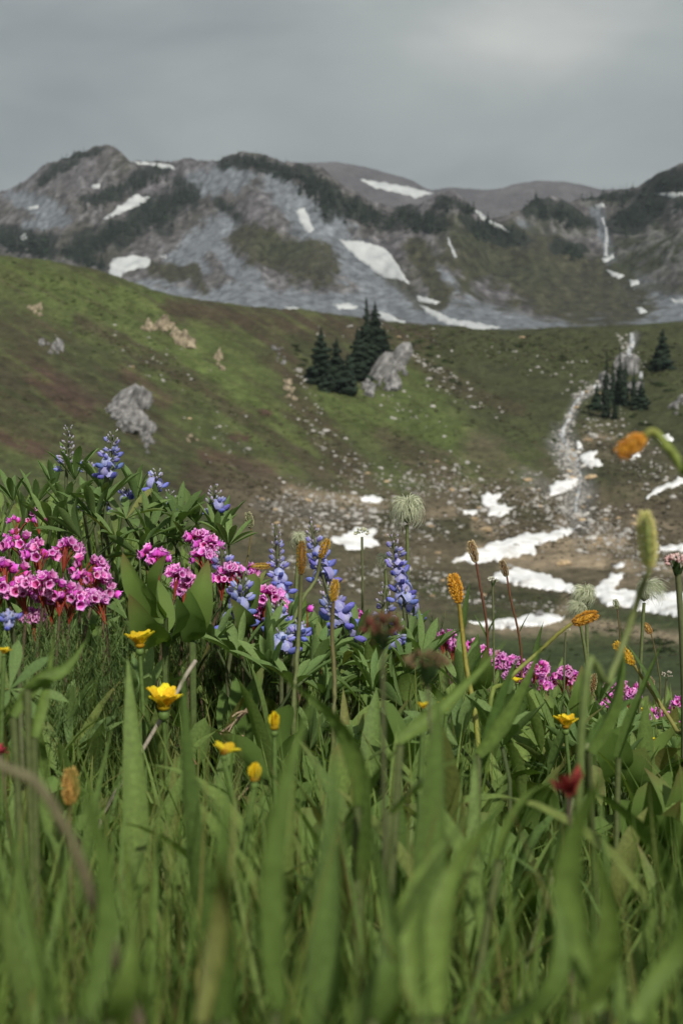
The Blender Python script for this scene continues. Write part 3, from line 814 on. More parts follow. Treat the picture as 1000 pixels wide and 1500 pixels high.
clumps('grass_hummocks', [(0, 400, 240, 460, 40, .5), (100, 460, 440, 660, 50, .8), (470, 590, 650, 640, 40, .8), (560, 680, 760, 700, 30, .8), (560, 490, 1000, 540, 40, 1), (640, 950, 1000, 980, 24, .7), (600, 860, 860, 885, 14, .6), (0, 620, 260, 690, 40, .5)], 2600, 45, (0.048, 0.066, 0.024), (0.082, 0.108, 0.034), 'low green grass hummocks over the valley slopes', 1.2, 3.6, .5)
# ---------------------------------------------------------------- firs and shrubs
MAT_FIR = mat_noise('fir needles', (0.010, 0.019, 0.014), (0.036, 0.054, 0.032), 1.4, rough=0.85, spec=0.15, by_object=0.25)
MAT_BARK = mat_noise('fir bark', (0.06, 0.05, 0.042), (0.13, 0.115, 0.10), 4, rough=0.95, spec=0.1)
MAT_SHRUB = mat_noise('shrub leaves', (0.018, 0.030, 0.014), (0.055, 0.072, 0.028), 1.2, rough=0.85, spec=0.15, by_object=0.25)

def fir_crown(seed, H=1.0, rad=0.17, tiers=20, per=9, low=0.08, leaf=1.0):
    """drooping boughs in tiers; every bough a bent pair of ragged blades"""
    rs = np.random.default_rng(seed)
    V, F = [], []
    lean = rs.normal(0, .012, 2)
    for t in range(tiers):
        f = t / (tiers - 1)
        z0 = H * (low + (1 - low) * f ** 0.95)
        r0 = rad * H * (1 - f) ** 0.8 * rs.uniform(.55, 1.3) + 0.012 * H
        k = max(4, int(per * (1 - 0.45 * f)))
        a0 = rs.uniform(0, 6.3)
        for j in range(k):
            if rs.random() < 0.20: continue
            a = a0 + 6.283 * j / k + rs.normal(0, .25)
            r = r0 * rs.uniform(.40, 1.30)
            w = r * rs.uniform(.26, .42) * leaf + 0.008 * H
            dz = -r * rs.uniform(.25, .6)
            ca, sa = math.cos(a), math.sin(a)
            def pt(u, s, dzz):
                return (ca * u - sa * s + lean[0] * z0 / H, sa * u + ca * s + lean[1] * z0 / H, z0 + dzz)
            b = len(V)
            V += [pt(0, 0, .02 * H), pt(r * .5, w, dz * .45 - w * .4), pt(r * .55, 0, dz * .3), pt(r * .5, -w, dz * .45 - w * .4), pt(r, w * .35, dz + r * .08), pt(r * 1.05, -w * .3, dz + r * .05), pt(r * .85, 0, dz * .75 - w * .9)]
            F += [(b, b + 1, b + 2), (b, b + 2, b + 3), (b + 1, b + 4, b + 2), (b + 2, b + 4, b + 5), (b + 2, b + 5, b + 3), (b + 1, b + 6, b + 4), (b + 3, b + 5, b + 6)]
    b = len(V)
    V += [(lean[0], lean[1], H * 1.05), (-.012 * H, -.008 * H, H * .93), (.012 * H, -.008 * H, H * .93), (0, .013 * H, H * .93)]
    F += [(b, b + 1, b + 2), (b, b + 2, b + 3), (b, b + 3, b + 1)]
    return np.array(V), F
def trunk_mesh(name, H, r, mat):
    V, F = [], []
    k = 7
    for i, (z, rr) in enumerate([(-.03 * H, 1.3), (0.03 * H, 1), (.5 * H, .6), (.97 * H, .08)]):
        for j in range(k):
            a = 6.283 * j / k
            V.append((math.cos(a) * r * rr, math.sin(a) * r * rr, z))
    for i in range(3):
        for j in range(k):
            F.append((i * k + j, i * k + (j + 1) % k, (i + 1) * k + (j + 1) % k, (i + 1) * k + j))
    return np_mesh(name, np.array(V), F, mat)
FIR_HI = []
for i, (rd, tr) in enumerate([(.15, 26), (.19, 24), (.23, 22), (.10, 26)]):
    V, F = fir_crown(50 + i, rad=rd * 1.2, tiers=tr + 4, per=17, leaf=1.15)
    FIR_HI.append((np_mesh('crown', V, F, MAT_FIR, smooth=False), trunk_mesh('trunk', 1, .018, MAT_BARK)))
FIR_LO = []
for i in range(6):
    V, F = fir_crown(80 + i, rad=[.17, .2, .24, .14, .28, .2][i], tiers=9, per=7, low=.0, leaf=1.3)
    Vx, Fx = fir_crown(120 + i, rad=[.19, .22, .26, .17, .28, .22][i], tiers=6, per=5, low=.0, leaf=1.6)
    FIR_LO.append((Vx, Fx, np_mesh('fir', V, F, MAT_FIR, smooth=False)))

def fir(px_, py_, hpx, kind, label, group=None, bv=None, wid=1.0):
    p, n = hit(px_, py_, bv or BVH_V)
    H = hpx / FPX * p.y
    root = thing('fir_tree', p, label, 'fir tree', group)
    cr, tr = FIR_HI[kind]
    a = link('crown', cr, root); b = link('trunk', tr, root)
    for o in (a, b):
        o.scale = (H * wid, H * wid, H)
    a.rotation_euler = (0, 0, rng.uniform(0, 6.3))
    return root
GC = 'firs of the clump beside the pinkish crag'
for a in [(537, 548, 108, 3, 'tallest narrow fir of the clump, its tip against the scree', GC, None, 1.1), (548, 545, 100, 1, 'tall full fir right of the tallest one in the clump', GC, None, .95), (523, 555, 75, 1, 'dark fir directly left of the tallest one in the clump', GC), (562, 520, 40, 2, 'small fir standing on top of the pinkish crag', GC),
          (470, 560, 78, 1, 'left fir of the clump, standing apart from the tall pair', GC, None, 1.1), (492, 572, 75, 2, 'broad fir in front in the middle of the clump', GC, None, 1.1), (510, 570, 52, 2, 'low bushy fir between the tall pair and the broad fir', GC), (480, 572, 48, 2, 'small dark fir at the lower left of the clump', GC),
          (968, 541, 58, 2, 'lone broad fir on the slope right of the stream', None, None, 1.1)]:
    fir(*a)
GT = 'thin firs at the stream'
for a in [(886, 612, 96, 3, 'thin fir at the left of the stream firs, reaching lowest', GT, None, .55), (906, 590, 82, 3, 'tallest thin fir among the stream firs', GT, None, .6), (914, 594, 68, 0, 'thin fir just right of the tallest stream fir', GT, None, .55), (927, 594, 62, 3, 'thin fir at the right of the stream firs', GT, None, .65),
          (873, 600, 38, 2, 'short bushy fir left of the stream firs', GT), (900, 614, 26, 0, 'small fir below the stream firs', GT), (896, 592, 58, 0, 'short thin fir in the middle of the stream firs', GT, None, .6), (938, 599, 42, 1, 'low bushy fir at the right end of the stream firs', GT, None, 1.2)]:
    fir(*a)

def shrub_mesh(name, seed, n=150, flat=.75):
    rs = np.random.default_rng(seed)
    V, F = [], []
    for k in range(n):
        d = rs.normal(size=3); d /= np.linalg.norm(d); d[2] = abs(d[2])
        c = d * rs.uniform(.45, 1.0) * np.array([1, 1, flat]) * (0.8 + .4 * math.sin(3 * d[0] + seed) * math.cos(2 * d[1]))
        u = rs.normal(size=3); u /= np.linalg.norm(u); w = np.cross(u, d); w /= np.linalg.norm(w) + 1e-6
        s = rs.uniform(.14, .30)
        b = len(V)
        V += [c - u * s, c + w * s * .6, c + u * s, c - w * s * .6]
        F.append((b, b + 1, b + 2, b + 3))
    return np_mesh(name, np.array(V), F, MAT_SHRUB, smooth=False)
SHR = [shrub_mesh('shrub', 400 + i) for i in range(4)]
k = 0
for x0, y0, x1, y1, hw, n, lab, gr in [
    (430, 500, 468, 560, 14, 14, 'dark low shrub left of the fir clump', 'shrubs left of the fir clump'), (560, 480, 700, 560, 20, 8, 'dark low shrub on the olive slope behind the fir clump', 'shrubs on the olive slope'),
    (590, 500, 680, 570, 6, 9, 'dark shrub along the gully right of the pinkish crag', 'shrubs along the gully'), (850, 600, 885, 605, 8, 7, 'low green shrub beside the stream firs', 'shrubs at the stream firs'),
    (945, 560, 1000, 600, 24, 16, 'dark shrub on the right slope below the lone fir', 'shrubs below the lone fir'), (800, 640, 815, 650, 5, 3, 'dark shrub on the left bank of the rapids', 'shrubs on the rapids bank'), (900, 600, 960, 630, 10, 8, 'low shrub on the bank below the stream firs', 'shrubs on the bank below the stream firs'),
    (740, 500, 900, 530, 16, 5, 'lone dark shrub on the terrace left of the stream', 'shrubs on the terrace'), (890, 920, 1000, 960, 20, 16, 'dark green shrub on the meadow slope below the snow', 'shrubs on the near slope'), (720, 930, 860, 960, 14, 6, 'small dark shrub on the meadow slope under the nearest snow strip', 'shrubs under the nearest snow strip')]:
    for j in range(n):
        t = rng.random()
        px_, py_ = x0 + (x1 - x0) * t + rng.normal() * hw * .5, y0 + (y1 - y0) * t + rng.normal() * hw * .4
        p, nn = hit(px_, py_, BVH_V)
        if p is None: continue
        r = rng.uniform(3.0, 8.0) / FPX * p.y
        if p.y < 60: r *= 1.4
        o = link('shrub', SHR[k % 4]); k += 1
        o.location = p; o.scale = (r * rng.uniform(1, 1.6), r, r * rng.uniform(.6, 1.1)); o.rotation_euler = (0, 0, rng.uniform(0, 6.3))
        tag(o, lab, 'shrub', gr)

# firs in dark bands over the mountain
cands = scatter_px(DARK, 2300, 77)
SKY = [(x, None) for x in [30, 66, 320, 350, 358, 364, 370, 376, 385, 396, 404, 412, 420, 430, 440, 452, 462, 470, 478, 490, 500, 512, 640, 648, 655, 661, 667, 673, 782, 790, 797, 805, 815, 824, 962, 970, 976, 983, 990, 996, 1004]]
pts = []
for px_, py_ in cands:
    p, n = hit(px_, py_)
    if p is None or p.y < 500 or p.y > 1600: continue
    pts.append((p, rng.uniform(5, 11.5)))
for x, _ in SKY:
    yy = float(np.interp(x, mpx, top)) + rng.uniform(4, 9)
    p, n = hit(x, yy, BVH_M)
    if p is not None: pts.append((p, rng.uniform(6.5, 10.5)))
near_left = []
for x in np.concatenate([rng.uniform(-30, 75, 30), rng.uniform(95, 170, 14)]):
    p, n = hit(x, float(np.interp(x, [-30, 0, 70, 100, 170], [362, 368, 380, 385, 392])) + rng.uniform(-14, 4), BVH_M)
    if p is not None: pts.append((p, rng.uniform(11, 19) if x < 75 else rng.uniform(8, 13)))
show = sorted(range(len(pts)), key=lambda i: -pts[i][1] / pts[i][0].y)
singles = set(show[:280])
Vs, Fs, off = [], [], 0
zones = [(250, 'dark fir in the bands on the left mountainside', 'firs on the left mountainside'), (580, 'dark fir on the central ridge above the scree', 'firs on the central ridge'), (870, 'dark fir on the ridge right of the centre', 'firs on the ridge right of centre'), (9999, 'dark fir on the right hand mountain slope', 'firs on the right mountain slope')]
for i, (p, H) in enumerate(pts):
    V, F, me = FIR_LO[i % 6]
    if i in singles:
        o = link('fir_tree', me)
        o.location = p - Vector((0, 0, .4)); o.scale = (H, H, H); o.rotation_euler = (0, 0, rng.uniform(0, 6.3))
        sx = 500 + FPX * p.x / p.y
        z = next(z for z in zones if sx < z[0])
        tag(o, z[1], 'fir tree', z[2])
    else:
        a = rng.uniform(0, 6.3); c, s = math.cos(a), math.sin(a)
        W = np.stack([(V[:, 0] * c - V[:, 1] * s), (V[:, 0] * s + V[:, 1] * c), V[:, 2]], 1) * H * .85 + np.array(p) - np.array([0, 0, .4])
        Vs.append(W); Fs.append(np.array(F) + off); off += len(V)
o = link('mountain_woods', np_mesh('mountain_woods', np.concatenate(Vs), np.concatenate(Fs), MAT_FIR, smooth=False))
tag(o, 'many small dark firs and scrub over the mountainside', 'woods', kind='stuff')
# ---------------------------------------------------------------- the meadow in front
def mat_plant(name, transl=0.35, rough=0.55, spec=0.35, var=0.18, grain=900.0, tcol=(1.15, 1.25, 0.55), bump=0.0, huevar=0.0):
    """leaf and petal tissue: the plant's own colour, fine grain, light passing through"""
    m, n, l = mat_new(name)
    out = n.new('ShaderNodeOutputMaterial'); b = n.new('ShaderNodeBsdfPrincipled')
    b.inputs['Roughness'].default_value = rough; b.inputs['Specular IOR Level'].default_value = spec
    ca = n.new('ShaderNodeVertexColor'); ca.layer_name = 'cover'
    oi = n.new('ShaderNodeObjectInfo'); mr = n.new('ShaderNodeMapRange')
    mr.inputs['To Min'].default_value = 1 - var; mr.inputs['To Max'].default_value = 1 + var
    l.new(oi.outputs['Random'], mr.inputs['Value'])
    tc = n.new('ShaderNodeTexCoord'); t = n.new('ShaderNodeTexNoise'); t.inputs['Scale'].default_value = grain; t.inputs['Detail'].default_value = 3
    l.new(tc.outputs['Object'], t.inputs['Vector'])
    m2 = n.new('ShaderNodeMapRange'); m2.inputs['From Min'].default_value = .3; m2.inputs['From Max'].default_value = .7
    m2.inputs['To Min'].default_value = .82; m2.inputs['To Max'].default_value = 1.18
    l.new(t.outputs['Fac'], m2.inputs['Value'])
    mu = n.new('ShaderNodeMath'); mu.operation = 'MULTIPLY'
    l.new(mr.outputs['Result'], mu.inputs[0]); l.new(m2.outputs['Result'], mu.inputs[1])
    mx = n.new('ShaderNodeMix'); mx.data_type = 'RGBA'; mx.blend_type = 'MULTIPLY'; mx.inputs['Factor'].default_value = 1
    l.new(ca.outputs['Color'], mx.inputs['A']); l.new(mu.outputs['Value'], mx.inputs['B'])
    if huevar:
        hs = n.new('ShaderNodeHueSaturation'); h1 = n.new('ShaderNodeMath'); h1.operation = 'MULTIPLY'; h1.inputs[1].default_value = 37.0
        h2 = n.new('ShaderNodeMath'); h2.operation = 'FRACT'; h3 = n.new('ShaderNodeMapRange'); h3.inputs['To Min'].default_value = .5 - huevar; h3.inputs['To Max'].default_value = .5 + huevar
        l.new(oi.outputs['Random'], h1.inputs[0]); l.new(h1.outputs['Value'], h2.inputs[0]); l.new(h2.outputs['Value'], h3.inputs['Value']); l.new(h3.outputs['Result'], hs.inputs['Hue'])
        l.new(mx.outputs['Result'], hs.inputs['Color']); mx = hs; res = hs.outputs['Color']
    else:
        res = mx.outputs['Result']
    l.new(res, b.inputs['Base Color'])
    if bump:
        bp = n.new('ShaderNodeBump'); bp.inputs['Strength'].default_value = .5; bp.inputs['Distance'].default_value = bump
        l.new(t.outputs['Fac'], bp.inputs['Height']); l.new(bp.outputs['Normal'], b.inputs['Normal'])
    if transl:
        tr = n.new('ShaderNodeBsdfTranslucent'); tm = n.new('ShaderNodeMix'); tm.data_type = 'RGBA'; tm.blend_type = 'MULTIPLY'; tm.inputs['Factor'].default_value = 1
        tm.inputs['B'].default_value = (*tcol, 1)
        l.new(res, tm.inputs['A']); l.new(tm.outputs['Result'], tr.inputs['Color'])
        ms = n.new('ShaderNodeMixShader'); ms.inputs['Fac'].default_value = transl
        l.new(b.outputs['BSDF'], ms.inputs[1]); l.new(tr.outputs['BSDF'], ms.inputs[2]); l.new(ms.outputs['Shader'], out.inputs['Surface'])
    else:
        l.new(b.outputs['BSDF'], out.inputs['Surface'])
    return m
MAT_GRASS = mat_plant('grass blade', .34, .6, .18, var=0, grain=260, bump=.0004)
MAT_LEAF = mat_plant('broad leaf', .30, .6, .2, var=.14, grain=420, bump=.0006)
MAT_LUPLEAF = mat_plant('downy lupine leaf', .27, .7, .2, var=.14, grain=700)
MAT_PETAL = mat_plant('petal', .38, .6, .2, var=.20, huevar=.022, grain=500, tcol=(1.1, 1.0, 1.1))
MAT_STEM = mat_plant('stem', 0, .6, .3, var=.1, grain=300)
MAT_SOFT = mat_plant('seed hair', .35, .8, .1, var=.08, grain=300, tcol=(1, 1, 1))
MAT_SOIL = mat_noise('dark humus', (0.012, 0.011, 0.008), (0.045, 0.036, 0.022), 40, rough=.95, spec=.1, bump=.01, bump_scale=120)

gx = np.linspace(-3.4, 3.4, 120); gy = np.linspace(-1.2, 6.6, 130)
GX, GY = np.meshgrid(gx, gy)
GZ = g_near(GX, GY) + 0.018 * fbm(GX * 4, GY * 4, 3, 3) - 0.0
o = link('meadow_ground', np_mesh('meadow_ground', np.stack([GX, GY, GZ], -1).reshape(-1, 3), grid_faces(*GX.shape), MAT_SOIL))
o['kind'] = 'structure'
def ground(x, y):
    return float(g_near(x, y) + 0.018 * fbm(np.array(x * 4.0), np.array(y * 4.0), 3, 3))

LIM_P = [-200, 0, 150, 250, 330, 380, 450, 600, 700, 800, 1000, 1300]
LIM_Y = [715, 725, 745, 800, 860, 890, 920, 950, 985, 1012, 1030, 1050]
OPEN = [(860, 1220, 1.0, 170), (60, 925, 1.2, 130), (150, 900, 1.2, 60), (205, 985, 1.0, 44), (240, 1090, .98, 52), (330, 1140, .71, 48), (653, 1072, .96, 38), (620, 1070, .73, 34), (828, 1098, 1.02, 44), (230, 1070, .95, 30), (180, 1160, .94, 36), (270, 985, 1.0, 26),
        (355, 1100, 1.05, 36), (345, 935, 1.25, 60), (420, 960, 1.2, 60), (500, 955, 1.25, 60), (590, 940, 1.35, 40), (790, 1018, 1.85, 70), (910, 1055, 1.85, 50), (975, 1060, 1.85, 50), (655, 965, 1.7, 40), (735, 1000, 1.85, 40), (280, 880, 1.25, 60), (300, 850, 1.3, 60), (700, 1130, 1.1, 24), (104, 1195, .6, 24), (402, 1090, .8, 20)]
def top_limit(x, y):
    """how high the small growth may stand so that the flowers rise above it"""
    px_ = 500 + FPX * x / y
    far = np.interp(px_, LIM_P, LIM_Y)
    near = np.interp(y, [.2, .45, .7, .95, 1.15, 1.4, 1.6], [1250, 1200, 1130, 1050, 985, 900, 700])
    lim = np.maximum(far, near)
    for cx, cy, Y, r in OPEN:
        lim = np.where((np.abs(px_ - cx) < r) & (y < Y - .01), np.maximum(lim, cy), lim)
    return CAM_Z + y * tan_of_py(np.minimum(lim, 1420))

class Bag:
    """gathers coloured geometry into one mesh"""
    def __init__(s): s.V, s.F, s.C, s.n = [], [], [], 0
    def add(s, V, F, C):
        V = np.asarray(V, float).reshape(-1, 3); F = np.asarray(F)
        C = np.broadcast_to(np.asarray(C, float), V.shape) if np.ndim(C) == 1 else np.asarray(C, float).reshape(-1, 3)
        s.V.append(V); s.C.append(C); s.F.append(F + s.n); s.n += len(V)
    def mesh(s, name, mat, smooth=True):
        fs = []
        if all(f.shape[1] == s.F[0].shape[1] for f in s.F):
            fs = np.concatenate(s.F)
        else:
            for f in s.F: fs += [tuple(r) for r in f.tolist()]
        return np_mesh(name, np.concatenate(s.V), fs, mat, smooth=smooth, colors=np.concatenate(s.C))
    def obj(s, name, mat, parent=None, smooth=True):
        return link(name, s.mesh(name, mat, smooth), parent)

def blades(P, L, W, az, th0, bend, tint, nseg=6, prof='grass', fold=0.25, twist=0.5, tipc=None, rs=rng):
    """many leaf blades at once; P (n,3)"""
    n = len(P); t = np.linspace(0, 1, nseg + 1)
    th = th0[:, None] + bend[:, None] * t[None] ** 1.4
    dt = np.concatenate([[0], np.diff(t)])
    r = np.cumsum(np.sin(th) * dt, 1) * L[:, None]; z = np.cumsum(np.cos(th) * dt, 1) * L[:, None]
    if prof == 'grass':
        wp = np.minimum(t / .12 + .45, 1) * (1 - t ** 1.8)
    elif prof == 'lance':
        wp = np.sin(np.pi * np.clip(t, 0, 1) ** .75) ** .85 + .10 * (1 - t)
    elif prof == 'oval':
        u = np.clip((t - .22) / .78, 0, 1); wp = np.sqrt(np.clip(1 - (2 * u - 1) ** 2, 0, 1)) * (t > .2) + .09 * (t <= .24)
    else:
        wp = np.sin(np.pi * np.clip(t, 0, 1) ** 1.5) ** .8 + .05 * (1 - t)
    w = W[:, None] * wp[None] * .5
    ca, sa = np.cos(az)[:, None], np.sin(az)[:, None]
    tw = twist * (rs.random(n) - .5)[:, None] * 2 * t[None]
    X = P[:, :1] + r * ca; Y = P[:, 1:2] + r * sa; Z = P[:, 2:] + z
    # width direction turns about the blade a little; the fold lifts both margins
    wx, wy = -sa * np.cos(tw) - 0 * r, ca * np.cos(tw)
    nx, ny, nz = -np.cos(th) * ca, -np.cos(th) * sa, np.sin(th)
    wx = wx + nx * np.sin(tw); wy = wy + ny * np.sin(tw); wz = nz * np.sin(tw)
    V = np.empty((n, nseg + 1, 3, 3))
    for k, sgn in enumerate((-1, 0, 1)):
        f = fold * w * (abs(sgn))
        V[:, :, k, 0] = X + wx * w * sgn + nx * f; V[:, :, k, 1] = Y + wy * w * sgn + ny * f; V[:, :, k, 2] = Z + wz * w * sgn + nz * f
    C = np.broadcast_to(tint[:, None, None, :], V.shape).copy()
    C[:, :, 1] *= 1.22
    if tipc is not None:
        q = np.clip((t - .75) / .25, 0, 1)[None, :, None, None] * tipc[:, None, None, None]
        C = C * (1 - q) + np.array([.16, .11, .045]) * q
    per = (nseg + 1) * 3
    f1 = []
    for i in range(nseg):
        for k in range(2):
            a = i * 3 + k
            f1.append((a, a + 1, a + 4, a + 3))
    F = (np.arange(n)[:, None, None] * per + np.array(f1)[None]).reshape(-1, 4)
    return V.reshape(-1, 3), F, C.reshape(-1, 3)

def tube(pts, radii, k=6, cap=True):
    pts = [Vector(p) for p in pts]
    V, F = [], []
    for i, p in enumerate(pts):
        t = (pts[min(i + 1, len(pts) - 1)] - pts[max(i - 1, 0)]).normalized()
        a = t.orthogonal() if abs(t.z) < .9 else Vector((1, 0, 0)); a = (a - t * a.dot(t)).normalized(); b = t.cross(a)
        if i and (a - pa).length > (a + pa).length: a, b = -a, -b
        pa = a
        for j in range(k):
            an = 6.28318 * j / k
            V.append(p + (a * math.cos(an) + b * math.sin(an)) * radii[i])
    for i in range(len(pts) - 1):
        for j in range(k):
            F.append((i * k + j, i * k + (j + 1) % k, (i + 1) * k + (j + 1) % k, (i + 1) * k + j))
    return np.array([tuple(v) for v in V]), np.array(F)

def curve3(a, b, bow=(0, 0, 0), n=8):
    a, b, bow = Vector(a), Vector(b), Vector(bow)
    return [a.lerp(b, i / n) + bow * (4 * (i / n) * (1 - i / n)) for i in range(n + 1)]

def ovoid(V0, seg=8, rings=5):
    """unit ellipsoid grid along +X from 0 to 1"""
    V, F = [], []
    for i in range(rings + 1):
        u = i / rings
        r = math.sqrt(max(0, 1 - (2 * u - 1) ** 2)) * .5
        for j in range(seg):
            a = 6.28318 * j / seg
            V.append((u, r * math.cos(a), r * math.sin(a)))
    for i in range(rings):
        for j in range(seg):
            F.append((i * seg + j, i * seg + (j + 1) % seg, (i + 1) * seg + (j + 1) % seg, (i + 1) * seg + j))
    return np.array(V), np.array(F)
OV = ovoid(0)
OV_S = ovoid(0, 5, 3)

def frame_of(d, up=Vector((0, 0, 1))):
    """matrix whose X axis runs along d"""
    x = Vector(d).normalized(); y = up.cross(x)
    if y.length < 1e-4: y = Vector((0, 1, 0))
    y.normalize(); z = x.cross(y)
    return Matrix((x, y, z)).transposed()

def place(o, loc, rot3, s=1.0):
    m = rot3.to_4x4(); m.translation = loc
    o.matrix_local = m @ Matrix.Diagonal((s, s, s, 1))

# ------------------------------------------------ grass and undergrowth that nobody could count
def green_tint(n, a, b, rs=rng, yel=.15):
    u = rs.random((n, 1)); c = np.array(a) * (1 - u) + np.array(b) * u
    y = (rs.random((n, 1)) < yel) * rs.random((n, 1))
    return c * (1 - y) + np.array([.155, .150, .045]) * y
G1, G2 = (0.078, 0.136, 0.030), (0.150, 0.215, 0.050)
def spread(n, y0, y1, rs, m=.32, side=.30):
    y = np.sqrt(rs.uniform(y0 ** 2, y1 ** 2, n)); x = rs.uniform(-1, 1, n) * (m * y + side * .9)
    return x, y
grs = np.random.default_rng(21)
bag = Bag()
for n, y0, y1, wl, wh, ll, lh in [(560, .27, .62, .006, .0105, .18, .38), (620, .6, 1.0, .005, .008, .14, .28), (3200, .22, .50, .0032, .0066, .24, .44), (3700, .5, .95, .003, .0058, .18, .36), (9500, .95, 2.2, .002, .0042, .14, .36), (6500, 2.2, 5.2, .003, .006, .12, .30)]:
    x, y = spread(n, y0, y1, grs)
    dens = fbm(x * 3.1, y * 3.1, 3, 8)
    keep = dens > -.30
    x, y = x[keep], y[keep]; n = len(x)
    z = g_near(x, y)
    L = grs.uniform(ll, lh, n); lim = top_limit(x, y) - z
    over = grs.random(n) < .05
    L = np.minimum(L, np.maximum(.05, lim * grs.uniform(.72, 1.06, n) * np.where(over, 1.1, 1.0)) * 1.06)
    P = np.stack([x, y, z - .01], 1)
    V, F, C = blades(P, L, grs.uniform(wl, wh, n), grs.uniform(0, 6.283, n), np.abs(grs.normal(.10, .12, n)), grs.gamma(1.6, .28, n), green_tint(n, G1, G2, grs, .13), nseg=7 if y1 < 1 else 5, tipc=(grs.random(n) < .3) * grs.random(n), rs=grs, twist=1.0)
    bag.add(V, F, C)
o = bag.obj('meadow_grass', MAT_GRASS); tag(o, 'thick green grass and sedge filling the meadow', 'grass', kind='stuff')

bag = Bag()
for n, y0, y1, wl, wh, ll, lh, pr in [(230, .30, .66, .008, .014, .09, .17, 'upright'), (420, .6, 1.1, .007, .014, .05, .10, 'lance'), (2300, 1.0, 2.6, .006, .013, .035, .08, 'lance'), (800, .75, 2.4, .012, .021, .035, .06, 'oval'), (900, 2.4, 5, .015, .03, .07, .14, 'lance')]:
    x, y = spread(n, y0, y1, grs)
    if pr == 'oval':
        sel = (x > -.02) | (grs.random(n) < .3); x, y = x[sel], y[sel]; n = len(x)
    z = g_near(x, y); L = grs.uniform(ll, lh, n)
    lim = np.maximum(.03, top_limit(x, y) - z - L * .55)
    hgt = grs.uniform(.0, 1, n) ** .7 * np.minimum(lim, .24)
    P = np.stack([x, y, z + hgt], 1)
    V, F, C = blades(P, L, grs.uniform(wl, wh, n), grs.uniform(0, 6.283, n), np.abs(grs.normal(.18 if pr == 'upright' else .45, .3 if pr != 'upright' else .12, n)), grs.normal(.35, .35, n), green_tint(n, (.084, .140, .038), (.155, .220, .056), grs, .12), nseg=6, prof='lance' if pr == 'upright' else pr, fold=.35, rs=grs, tipc=(grs.random(n) < .12) * grs.random(n))
    bag.add(V, F, C)
o = bag.obj('leafy_undergrowth', MAT_LEAF); tag(o, 'mixed green leaves of small herbs between the grass', 'undergrowth', kind='stuff')
# dead straw and sticks lying among the stems
bag = Bag()
x, y = spread(420, .5, 2.4, grs)
P = np.stack([x, y, g_near(x, y) + grs.uniform(.0, .08, len(x))], 1)
V, F, C = blades(P, grs.uniform(.06, .16, len(x)), grs.uniform(.0012, .003, len(x)), grs.uniform(0, 6.28, len(x)), grs.uniform(.9, 1.6, len(x)), grs.normal(0, .3, len(x)), np.array([[.17, .125, .07]]) * grs.uniform(.5, 1.4, (len(x), 1)), nseg=4, rs=grs)
bag.add(V, F, C)
o = bag.obj('dead_straw', MAT_STEM); tag(o, 'brown dead straw and needles lying under the meadow plants', 'straw', kind='stuff')

# ------------------------------------------------ lupines
def lupine_leaf_mesh(seed, nl=8, Ll=.042, Wl=.0082, cup=.55, pet=.10):
    rs = np.random.default_rng(seed); b = Bag()
    n = nl
    az = np.linspace(0, 6.283, n, endpoint=False) + rs.normal(0, .10, n)
    L = Ll * rs.uniform(.75, 1.1, n)
    tint = green_tint(n, (.080, .134, .044), (.124, .182, .060), rs, .06)
    V, F, C = blades(np.zeros((n, 3)), L, np.full(n, Wl) * rs.uniform(.85, 1.15, n), az, cup + rs.normal(0, .14, n), rs.normal(.18, .15, n), tint, nseg=6, prof='oblance', fold=.55, twist=.25, rs=rs)
    C = C.reshape(n, 7, 3, 3); C[:, :, 0] *= 1.32; C[:, :, 2] *= 1.32; C[:, :, 1] *= 1.1      # silky margins
    b.add(V, F, C.reshape(-1, 3))
    bow = (rs.normal(0, .014), rs.normal(0, .014), 0)
    V, F = tube(curve3((rs.normal(0, .02), rs.normal(0, .02), -pet), (0, 0, 0), bow, 5), [.0015] * 6, 5)
    b.add(V, F, (.085, .115, .045))
    return b.mesh('leaf', MAT_LUPLEAF)
LUP_LEAF = [lupine_leaf_mesh(i, nl=[8, 7, 9, 8, 7, 8][i], cup=[.35, .6, .75, .95, .5, 1.1][i], Ll=[.045, .050, .043, .046, .050, .043][i]) for i in range(6)]

